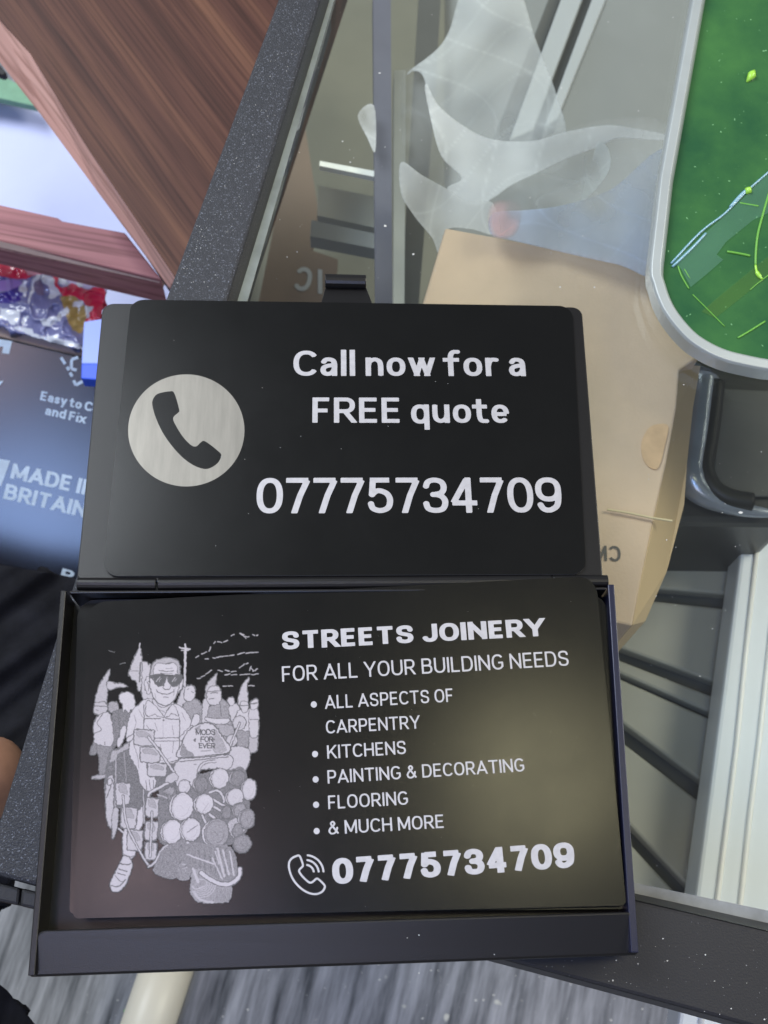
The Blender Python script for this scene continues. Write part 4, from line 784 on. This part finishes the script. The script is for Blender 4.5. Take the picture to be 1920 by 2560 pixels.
reflection_film_mesh('hazy wide reflection to the right of the grey post, built as a film', [(300, 290), (380, 280), (640, 500), (900, 480), (1060, 440), (1300, 480), (1300, 900), (900, 860), (640, 830), (470, 840), (330, 740)], -66, M['veil_soft'],
          [(340, 400, .12), (420, 550, .10), (600, 650, .34), (800, 620, .30), (1000, 560, .22), (1180, 560, .18), (1240, 760, .22), (900, 800, .24), (600, 800, .3), (330, 700, .1)], 3, soft=60)
reflection_film_mesh('bright white reflection sweeping right below the broad one, built as a folded film', [(385, 295), (440, 392), (540, 472), (640, 517), (790, 522), (905, 490), (1050, 465), (1150, 474), (1285, 500), (1275, 520), (1110, 512), (1040, 540), (900, 592), (780, 652), (700, 692), (640, 735), (560, 765), (470, 700), (525, 660), (450, 580), (412, 450)], -48, M['veil'],
          [(400, 340, .42), (430, 430, .62), (500, 520, .66), (500, 600, .58), (560, 700, .55), (640, 560, .50), (660, 680, .62), (760, 620, .50), (800, 540, .34), (930, 540, .30), (1050, 490, .42), (1200, 500, .25), (900, 500, .42)], 2)
reflection_film_mesh('white reflection corner pointing left at the carton top, built as a film', [(300, 600), (380, 650), (482, 706), (540, 742), (640, 752), (650, 865), (560, 848), (470, 850), (440, 935), (415, 880), (350, 800), (300, 712)], -44, M['veil'],
          [(310, 640, .50), (400, 700, .46), (350, 780, .42), (470, 760, .42), (550, 800, .52), (640, 810, .42), (440, 900, .30)], 2)
reflection_film_mesh('curled white reflection right of the carton top corner, built as a film loop', [(1030, 525), (1072, 560), (1070, 630), (1010, 712), (930, 772), (830, 785), (800, 740), (900, 690), (990, 640)], -40, M['veil_soft'],
          [(1050, 560, .45), (1065, 620, .40), (1000, 690, .30), (900, 740, .14), (850, 760, .10), (940, 670, .04), (1000, 620, .04)], 2)
reflection_film_mesh('pale blue glow along the upper edge of the carton, built as a film', [(640, 790), (760, 778), (900, 760), (1080, 700), (1290, 560), (1290, 1010), (1100, 978), (900, 934), (700, 886), (630, 862)], -25, M['veil_blue'],
          [(660, 820, .40), (760, 790, .55), (800, 860, .40), (950, 820, .30), (1100, 860, .40), (1240, 900, .50), (1200, 640, .22), (1000, 740, .10), (1150, 760, .36), (1000, 940, .30)], 1)
reflection_film_mesh('small pink reflection at the carton corner, built as a film patch', [(620, 800), (650, 745), (740, 755), (735, 850), (690, 885), (640, 875)], -22, M['veil_pink'], [(660, 790, .34), (640, 840, .34), (720, 780, .06), (700, 850, .24)], .5, 40, soft=18)
reflection_film_mesh('small white reflection left of the purple grey post, built as a film triangle', [(140, 425), (200, 390), (205, 560), (175, 510)], -50, M['veil'], [(150, 430, .2), (195, 420, .4), (195, 540, .4)], .5, 30)

# charcoal box with a moulded rim
cb = empty('charcoal_case', at(1580, 950, -80), 'charcoal plastic case with a shiny rounded rim under the glass', 'case')
MB().prism([at(*Z4(*p), -62) for p in ((700, 150), (1500, 250), (1420, 1260), (690, 1250))], 50).make('case_body', M['charcoal'], cb, bevel=2)
MB().prism([at(*Z4(*p), -60.5) for p in ((985, 420), (1450, 440), (1330, 1085), (1010, 1085), (940, 960))], 1).make('case_panel', M['charcoal_in'], cb, bevel=.4)
lf_ = crom([at(*Z4(*p), -59) for p in ((880, 360), (860, 500), (838, 680), (812, 850), (800, 950), (850, 1040), (960, 1110), (1130, 1165), (1300, 1190))], 5)
MB().tube(lf_, [4.2] * 22 + [4.2 - 3.2 * i / (len(lf_) - 23) for i in range(len(lf_) - 22)], 14).make('moulded_rim', M['lens_rim'], cb, smooth=True)
dg = crom([at(*Z4(*p), -57.5) for p in ((958, 385), (940, 560), (915, 740), (890, 900), (930, 1020), (1030, 1090), (1180, 1120))], 5)
MB().tube(dg, 2.4, 12).make('groove', M['gasket'], cb, smooth=True)

# slatted panel, lower right
sp = empty('slatted_panel', at(1480, 1700, -110), 'light grey slatted panel with dark shadow gaps under the lower right glass', 'slatted panel')
fan = [((560, -420), (1190, -500)), ((560, -42), (1190, 18)), ((560, 295), (1190, 532)), ((560, 412), (1190, 690)), ((545, 700), (1190, 1185)), ((560, 1205), (1190, 1880)), ((560, 1700), (1190, 2500))]
wid = (44, 58, 62, 26, 92, 86, 60)
for i in range(6):
    (a, b), (c, d) = fan[i], fan[i + 1]; ga, gc = wid[i] / 2, wid[i + 1] / 2
    MB().prism([at(*Z6(380, a[1] - (b[1] - a[1]) / 630 * 180 + ga), -100) if 0 else at(*Z6(a[0] - 180, a[1] + ga - (b[1] - a[1]) * .28), -100), at(*Z6(b[0], b[1] + ga * 1.3), -100), at(*Z6(d[0], d[1] - gc * 1.3), -100), at(*Z6(c[0] - 180, c[1] - gc - (d[1] - c[1]) * .28), -100)], 5).make('slat', M['slat'], sp, bevel=.8)
MB().prism([at(*Z6(x, y), -107) for x, y in ((380, -700), (1250, -700), (1250, 1900), (380, 1900))], 4).make('backing', M['slat_shade'], sp)

# white grooved post on the right
wp = empty('white_post', at(1600, 1600, -110), 'white grooved upright post on the right below the glass', 'post')
lo_ = [(1659, 700), (1611, 1110), (1565, 1470), (1500, 1960), (1463, 2230), (1450, 2330)]; hi_ = [(1900, 700), (1880, 1110), (1850, 1470), (1800, 1960), (1780, 2230), (1770, 2330)]
MB().prism(poly_at(lo_ + hi_[::-1], -85), 12).make('post_face', M['upvc'], wp, bevel=1)
for ln in ([(1250, -400), (1170, 350), (1130, 760), (1085, 1120), (1030, 1560), (940, 2250)], [(1370, -400), (1290, 350), (1245, 760), (1200, 1120), (1150, 1590), (1060, 2280)]):
    MB().tube([at(*Z6(*p), -84.8) for p in ln], .7, 8).make('bead', M['upvc_line'], wp, smooth=True)

# ------------------------------------------------------------------ left side: desk, wrapped goods, carton
dk = empty('wooden_desk', at(250, 300, -120), 'red brown wooden desk panel with a pink lit edge left of the frame', 'desk')
face = [(0, 44), (65, 115), (190, 320), (376, 596), (520, 600), (760, -120), (-120, -120)]
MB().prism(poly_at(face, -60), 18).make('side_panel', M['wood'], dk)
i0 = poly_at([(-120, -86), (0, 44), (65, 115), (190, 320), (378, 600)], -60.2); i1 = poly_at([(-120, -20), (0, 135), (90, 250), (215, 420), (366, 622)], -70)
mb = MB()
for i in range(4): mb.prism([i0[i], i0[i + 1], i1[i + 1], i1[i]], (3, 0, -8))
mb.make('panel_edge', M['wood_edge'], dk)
MB().prism(poly_at([(-120, 418), (0, 442), (125, 470), (135, 477), (270, 502), (350, 604), (0, 521), (-120, 495)], -84), 14).make('crossbar', M['wood_bar'], dk, bevel=.5)
cbar = [o for o in dk.children if o.name.startswith('crossbar')][0]; ORG[cbar] = ORG[dk]
s0 = poly_at([(-120, 495), (0, 521), (345, 601)], -84.1); s1 = poly_at([(-120, 508), (0, 534), (345, 611)], -86); s2 = poly_at([(-120, 516), (0, 545), (352, 622)], -92)
mb = MB()
for i in range(2): mb.prism([s0[i], s0[i + 1], s1[i + 1], s1[i]], (0, 2, -3))
mb.make('edge_strip', M['cream'], cbar)
mb = MB()
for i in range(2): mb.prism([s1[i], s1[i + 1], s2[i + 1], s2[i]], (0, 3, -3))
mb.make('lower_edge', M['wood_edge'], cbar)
slab('white_worktop', 'bluish white glossy worktop below the wooden desk panel', 'worktop', [(-150, 190), (60, 215), (470, 350), (470, 800), (-150, 800)], -170, 4, M['white_blue'])
slab('green_card', 'grey green card at the far left above the white panel', 'card', [(-150, 140), (0, 160), (70, 200), (80, 230), (0, 212), (-150, 190)], -160, 3, M['green_box'])
slab('dark_strap', 'small black strap end by the desk edge at far left', 'strap', [(-60, 110), (0, 140), (14, 156), (8, 162), (0, 160), (-60, 140)], -120, 3, M['black'], bevel=.5)

# wrapped packet: printed film with crinkles
Z5 = lambda x, y: S((x / 5.53, 600 + y / 5.53))
gx = np.arange(-700, 1500, 12.); gy = np.arange(60, 1560, 12.); GX, GY = np.meshgrid(gx, gy)
colr = np.zeros(GX.shape + (3,)); colr[:] = (.20, .21, .42); rs = np.random.RandomState(11)
wz = blur(rs.randn(*GX.shape), 14); wz /= wz.std(); wz2 = blur(rs.randn(*GX.shape), 5); wz2 /= wz2.std()
def paint(pts, c, jit=10, a=1.0):
    sd = poly_sd(GX + wz * jit, GY + wz2 * jit * .6, crom(pts, 4, True)); al = (np.clip(.5 - sd / 14, 0, 1) * a)[..., None]; colr[:] = colr * (1 - al) + np.array(c) * al
paint([(-800, 40), (330, 180), (1500, 500), (1480, 720), (1300, 640), (1200, 680), (1000, 590), (880, 640), (780, 410), (600, 330), (300, 200), (-800, 100)], (.62, .56, .84))
paint([(-800, 100), (0, 130), (300, 200), (600, 330), (780, 400), (820, 600), (900, 650), (1000, 590), (1200, 690), (1310, 650), (1472, 720), (1392, 1100), (1200, 1140), (1180, 900), (1060, 800), (850, 770), (740, 560), (690, 480), (500, 480), (300, 545), (0, 500), (-800, 420)], (.78, .03, .09))
paint([(-800, 420), (0, 500), (60, 530), (0, 560), (-800, 520)], (.04, .02, .22)); paint([(-800, 540), (0, 560), (120, 540), (280, 572), (268, 645), (0, 722), (-800, 800)], (.36, .24, .62)); paint([(-800, 800), (0, 740), (262, 650), (258, 832), (0, 890), (-800, 1000)], (.05, .03, .30))
paint([(840, 772), (1050, 800), (1170, 930), (1192, 1160), (1100, 1285), (980, 1210), (930, 1080), (870, 910)], (.45, .31, .10))
for p in ([(300, 600), (350, 560), (375, 700), (350, 790), (280, 700)], [(470, 500), (530, 500), (480, 700), (420, 880), (400, 860), (440, 640)], [(560, 500), (720, 520), (800, 700), (800, 800), (640, 800), (700, 700), (620, 600)],
          [(0, 930), (120, 960), (270, 980), (240, 1180), (60, 1100), (0, 1090)], [(240, 1200), (400, 1210), (560, 1330), (760, 1340), (1160, 1480), (1150, 1510), (800, 1440), (500, 1340), (250, 1240)],
          [(560, 1100), (720, 1060), (920, 930), (945, 1000), (820, 1120), (640, 1200)], [(820, 460), (940, 480), (950, 590), (880, 610), (820, 540)], [(1080, 580), (1160, 620), (1100, 650)], [(1040, 850), (1140, 840), (1130, 900), (1040, 920)], [(1180, 920), (1270, 900), (1260, 1000), (1200, 1060)], [(340, 1060), (400, 1050), (350, 1180), (310, 1140)]):
    paint(p, (.80, .84, .92), 16)  # white crinkle highlights painted into the wrap colour
paint([(500, 560), (600, 600), (620, 760), (500, 740)], (.22, .18, .28), 16); paint([(320, 390), (500, 390), (520, 470), (380, 480)], (.70, .30, .40), 12)
edge = [(-800, 90), (0, 95), (330, 180), (900, 350), (1505, 515), (1475, 720), (1392, 1100), (1180, 1165), (1160, 1500), (1100, 1520), (700, 1420), (250, 1290), (0, 1190), (-800, 900)]
sd = poly_sd(GX, GY, edge)
def soft(ny_, nx_):
    c = rs.randn(ny_, nx_); yi = np.linspace(0, ny_ - 1.001, GX.shape[0]); xi = np.linspace(0, nx_ - 1.001, GX.shape[1]); y0_, x0_ = yi.astype(int), xi.astype(int); fy = (yi - y0_)[:, None]; fx = (xi - x0_)[None]
    fy = fy * fy * (3 - 2 * fy); fx = fx * fx * (3 - 2 * fx)
    return (c[y0_][:, x0_] * (1 - fy) + c[y0_ + 1][:, x0_] * fy) * (1 - fx) + (c[y0_][:, x0_ + 1] * (1 - fy) + c[y0_ + 1][:, x0_ + 1] * fy) * fx
wl = soft(9, 10); wm = soft(16, 22)
crease = np.exp(-np.abs(wl) * 3.5) + .4 * np.exp(-np.abs(wm) * 3)
zz = -112 + 1.1 * blur(crease, 3) + .35 * wm + 3 * np.clip(-sd / 300, 0, 1)
UV = np.array(Z5(GX, GY)); Pg = np.stack([at(u_, v_, z_) for u_, v_, z_ in zip(UV[0].ravel(), UV[1].ravel(), zz.ravel())]); inside = sd < 0
kp = inside[:-1, :-1] & inside[1:, :-1] & inside[:-1, 1:] & inside[1:, 1:]; jj, ii = np.nonzero(kp); nx = len(gx); q = np.stack([jj * nx + ii, (jj + 1) * nx + ii, (jj + 1) * nx + ii + 1, jj * nx + ii + 1], 1)
used, inv = np.unique(q.ravel(), return_inverse=True)
pk = empty('wrapped_packet', Pg[used].mean(0) - [0, 0, 18], 'crinkled glossy packet with red white and gold print and painted crinkle highlights under clear wrap', 'packet')
me = bpy.data.meshes.new('printed_wrap'); me.from_pydata(((Pg[used] - ORG[pk]) * MM).tolist(), [], inv.reshape(-1, 4).tolist()); me.materials.append(M['wrap']); me.polygons.foreach_set('use_smooth', [True] * len(me.polygons))
at_ = me.attributes.new('ink', 'FLOAT_COLOR', 'POINT'); at_.data.foreach_set('color', np.concatenate([colr.reshape(-1, 3)[used], np.ones((len(used), 1))], 1).astype(np.float32).ravel())
o = bpy.data.objects.new('printed_wrap', me); COL.objects.link(o); o.parent = pk
s_ = o.modifiers.new('thick', 'SOLIDIFY'); s_.thickness = .004; s_.offset = -1 if me.polygons[0].normal.z > 0 else 1
MB().prism([at(*Z5(x, y), -116) for x, y in ((-800, 900), (0, 1150), (260, 1250), (700, 1370), (1150, 1500), (1140, 1590), (700, 1510), (330, 1420), (0, 1330), (-800, 1100))], 10).make('card_tray', M['cream'], pk, bevel=.8)
ZL = lambda x, y: S((x / 2.458, 600 + y / 2.458))
bs = empty('blue_strip', at(205, 760, -105), 'pale blue strip with a bright blue end beside the card holder lid', 'strip')
MB().prism([at(*ZL(x, y), -90) for x, y in ((515, 500), (640, 480), (640, 762), (500, 760))], 5).make('pale_body', M['tape_pale'], bs, bevel=.4)
MB().prism([at(*ZL(x, y), -89.6) for x, y in ((500, 757), (640, 757), (640, 862), (497, 852))], 5).make('bright_end', M['tape_blue'], bs, bevel=.4)

bx = empty('black_carton', at(80, 1000, -160), 'black carton printed MADE IN BRITAIN in pale blue left of the holder', 'carton')
ZK = -108.0
BX = (ZK - 47, -.12, .38)
bp = lambda u, v_, d=0.0: on(u, v_, (BX[0] + d, BX[1], BX[2]))
MB().prism([bp(*ZL(*p)) for p in ((-500, 470), (0, 590), (380, 682), (700, 760), (640, 2132), (455, 2092), (0, 2008), (-500, 1915))], 50).make('carton_body', M['box_black'], bx, bevel=.8)
def btxt(s, l, r, cap, w, **k): return text_on('printed_words', s, bp, ZL(*l), ZL(*r), (ZL(l[0] + cap[0], l[1] + cap[1])[0] - ZL(*l)[0], ZL(l[0] + cap[0], l[1] + cap[1])[1] - ZL(*l)[1]), w, M['box_print'], bx, off=.08, **k)
btxt('Easy to Cut', (244, 982), (640, 1072), (14, -54), .25, track=.1, space=.24); btxt('and Fix', (274, 1072), (522, 1128), (14, -54), .25, track=.1, space=.24)
btxt('MADE IN', (62, 1464), (580, 1578), (24, -92), .26, track=.1, space=.28); btxt('BRITAIN', (18, 1588), (520, 1706), (24, -92), .26, track=.1)
btxt('P', (368, 2078), (445, 2098), (16, -62), .26)
mb = MB()
for a, b in (((375, 722), (400, 762)), ((412, 780), (424, 800)), ((430, 815), (444, 838)), ((452, 862), (466, 892)), ((466, 892), (520, 862)), ((440, 735), (438, 790)), ((438, 790), (470, 800)), ((440, 735), (480, 720))):
    A, B = np.array(a, float), np.array(b, float); d = (B - A) / np.linalg.norm(B - A); nrm = np.array([-d[1], d[0]]) * 9; mb.prism([bp(*ZL(*p), .1 + .02 * (len(mb.v) % 5)) for p in (A + nrm, B + nrm, B - nrm, A - nrm)], .05)
mb.make('printed_symbol', M['box_print'], bx)
for pts in ([(-60, 600), (75, 622), (55, 700), (12, 695), (20, 655), (-60, 650)], [(-60, 1335), (62, 1356), (6, 1512), (-60, 1500)], [(-30, 880), (20, 862), (10, 880), (-20, 905)]):
    MB().prism([bp(*ZL(*p), .1) for p in pts], .05).make('printed_symbol', M['box_print'], bx)

# person: black trousers, and a thumb showing beside the frame
pe = empty('person', at(-120, 1600, -90), 'person in black trousers with a thumb tip showing beside the frame', 'person')
def cloth(name, pts, z, amp, dirn, m=M['cloth']):
    q_ = crom(pts, 4, True); X0, X1 = min(p[0] for p in q_), max(p[0] for p in q_); Y0, Y1 = min(p[1] for p in q_), max(p[1] for p in q_); hx, hy = (X1 - X0) / 100, (Y1 - Y0) / 110
    xs = np.arange(X0 - hx, X1 + 2 * hx, hx); ys = np.arange(Y0 - hy, Y1 + 2 * hy, hy); X, Y = np.meshgrid(xs, ys); sd = poly_sd(X, Y, q_); V, Fc = [], []; march(sd, 0, 0, 1.0, V, Fc); P = []
    for a, b in V:
        x, y = xs[0] + a * hx, ys[0] + b * hy; s_ = x * dirn[0] + y * dirn[1]
        P.append(at(x, y, z + amp * (math.sin(s_ * .045) + .5 * math.sin(s_ * .11 + x * .01)) - ((x - X0) / (X1 - X0)) ** 3 * 8))
    o = mesh(name, P, Fc, m, pe, smooth=True); s_ = o.modifiers.new('thick', 'SOLIDIFY'); s_.thickness = .004; s_.offset = -1 if sum(p.normal.z for p in o.data.polygons) > 0 else 1; return o
cloth('trouser_leg', [(-420, 1150), (-150, 1190), (0, 1220), (165, 1250), (235, 1290), (240, 1420), (180, 1580), (110, 1740), (20, 1900), (-60, 2010), (-420, 2010)], -62, 1.3, (.5, .8))
cloth('trouser_leg', [(-420, 2040), (-120, 2060), (0, 2127), (36, 2166), (78, 2216), (130, 2300), (60, 2380), (-420, 2400)], -70, 1.0, (.8, .3))
def hand():                                      # one skinned surface: thumb and four curled fingers, mostly outside the picture
    tip = at(40, 1618, -24); d = at(-150, 1780, -40) - tip; d /= np.linalg.norm(d); s_ = np.array([-d[1], d[0], 0]); s_ /= np.linalg.norm(s_)
    if s_[1] > 0: s_ = -s_
    V, Ed, R_ = [], [], []
    def add(p, r, par=None):
        V.append(p); R_.append(r)
        if par is not None: Ed.append((par, len(V) - 1))
        return len(V) - 1
    wrist = tip + d * 108 + s_ * 6 - np.array([0, 0, 10.]); w0 = add(wrist, 23); fa = add(wrist + d * 70 - s_ * 6, 27, w0); add(wrist + d * 150 - s_ * 12, 32, fa)
    pm = add(wrist + s_ * 34 - d * 12, 25, w0)
    a = add(tip + d * 62 + s_ * 6, 12, w0); b = add(tip + d * 32, 9.8, a); c_ = add(tip + d * 9, 8.8, b); add(tip + d * 1.5, 5.5, c_)
    for i, ln in enumerate((38, 42, 39, 31)):
        base = add(V[pm] + s_ * 30 + d * (-20 + 15 * i), 9.5, pm); m1 = add(V[base] + s_ * ln * .9 + np.array([0, 0, -8.]), 8.6, base); m2 = add(V[m1] + s_ * ln * .3 + np.array([0, 0, -22.]), 7.8, m1); add(V[m2] - s_ * 8 + np.array([0, 0, -18.]), 6.8, m2)
    me = bpy.data.meshes.new('body'); me.from_pydata(((np.array(V) - ORG[pe]) * MM).tolist(), Ed, []); me.materials.append(M['skin']); o = bpy.data.objects.new('body', me); COL.objects.link(o); o.parent = pe
    o.modifiers.new('skin', 'SKIN').use_smooth_shade = True
    for i, r in enumerate(R_): me.skin_vertices[0].data[i].radius = (r * MM, r * MM)
    me.skin_vertices[0].data[0].use_root = True; sb = o.modifiers.new('sub', 'SUBSURF'); sb.levels = 2; sb.render_levels = 2
    return o
hand()

# floor-level bits
tag(MB().tube([at(378, 2040, -203), at(314, 2230, -203), at(274, 2350, -203)], 8.6, 20).make('pipe', M['pipe'], smooth=True), 'cream plastic pipe lying on the dusty floor below the holder', 'pipe')
lfp = [at(*S((315 + x * .42, 2528 + y * .42)), -211) for x, y in ((-14, -8), (-4, -10), (8, -6), (16, 4), (14, 14), (4, 8), (-6, 0), (-14, 4))]
tag(MB().prism(lfp, 1).make('leaf', M['leaf']), 'tiny green leaf on the dusty floor beside the pipe', 'leaf')

# loose dust and debris, and glints on the left bar
mb = MB()
def fleck(u, v_, z, s_):
    c = at(u, v_, z); a0_ = rnd.uniform(0, 6.28); k = rnd.choice((4, 5)); el = rnd.uniform(.5, 1)
    P = [c + np.array([math.cos(a0_ + j * 6.28 / k) * s_ * rnd.uniform(.6, 1.2), math.sin(a0_ + j * 6.28 / k) * s_ * el * rnd.uniform(.6, 1.2), 0]) for j in range(k)]; mb.prism(P, .05)
for u, v_, s_ in ((832, 488, .5), (820, 158, .35), (893, 549, .35), (740, 305, .25), (756, 350, .25), (1600, 1107, .5), (1213, 190, .3), (1210, 620, .25)): fleck(u, v_, .1, s_)
for _ in range(90): fleck(rnd.uniform(560, 1460), rnd.uniform(20, 640) , .1, rnd.choice((.06, .08, .1, .16)))
for _ in range(40): fleck(rnd.uniform(1400, 1650), rnd.uniform(820, 1900), .1, rnd.choice((.06, .09, .14)))
for _ in range(34):
    u = rnd.uniform(1300, 1655); fleck(u, rnd.uniform(2140 + (u - 1300) * .25 - 150, 2130 + (u - 1300) * .25), ZB + .1, rnd.choice((.05, .06, .08, .16)))
for _ in range(110):
    t = rnd.random() ** .6; u = 640 - 220 * t; fleck(u + rnd.uniform(-45, 45), 20 + 600 * t, ZB + .1, rnd.choice((.07, .09, .12)))  # glints on the left bar, put in as pale flecks
for u, v_ in ((885, 2018), (905, 2020), (1068, 2062), (905, 2102), (880, 2026)): fleck(u, v_, ZT - .6, .12)
for _ in range(14): fleck(rnd.uniform(300, 1220), rnd.uniform(690, 1200), 19.5, .07)
for _ in range(120):
    fleck(rnd.uniform(20, 1450), rnd.uniform(2070, 2240), -211.8, rnd.choice((.1, .12, .15, .2, .2, .3, .5)))
for _ in range(50):
    u = rnd.uniform(200, 1280); fleck(u, rnd.uniform(1290, 2000), ZT + .6, .035)
tag(mb.make('dust', M['dust']), 'pale dust flecks scattered on glass and frame, with glints on the left bar', 'dust', kind='stuff')
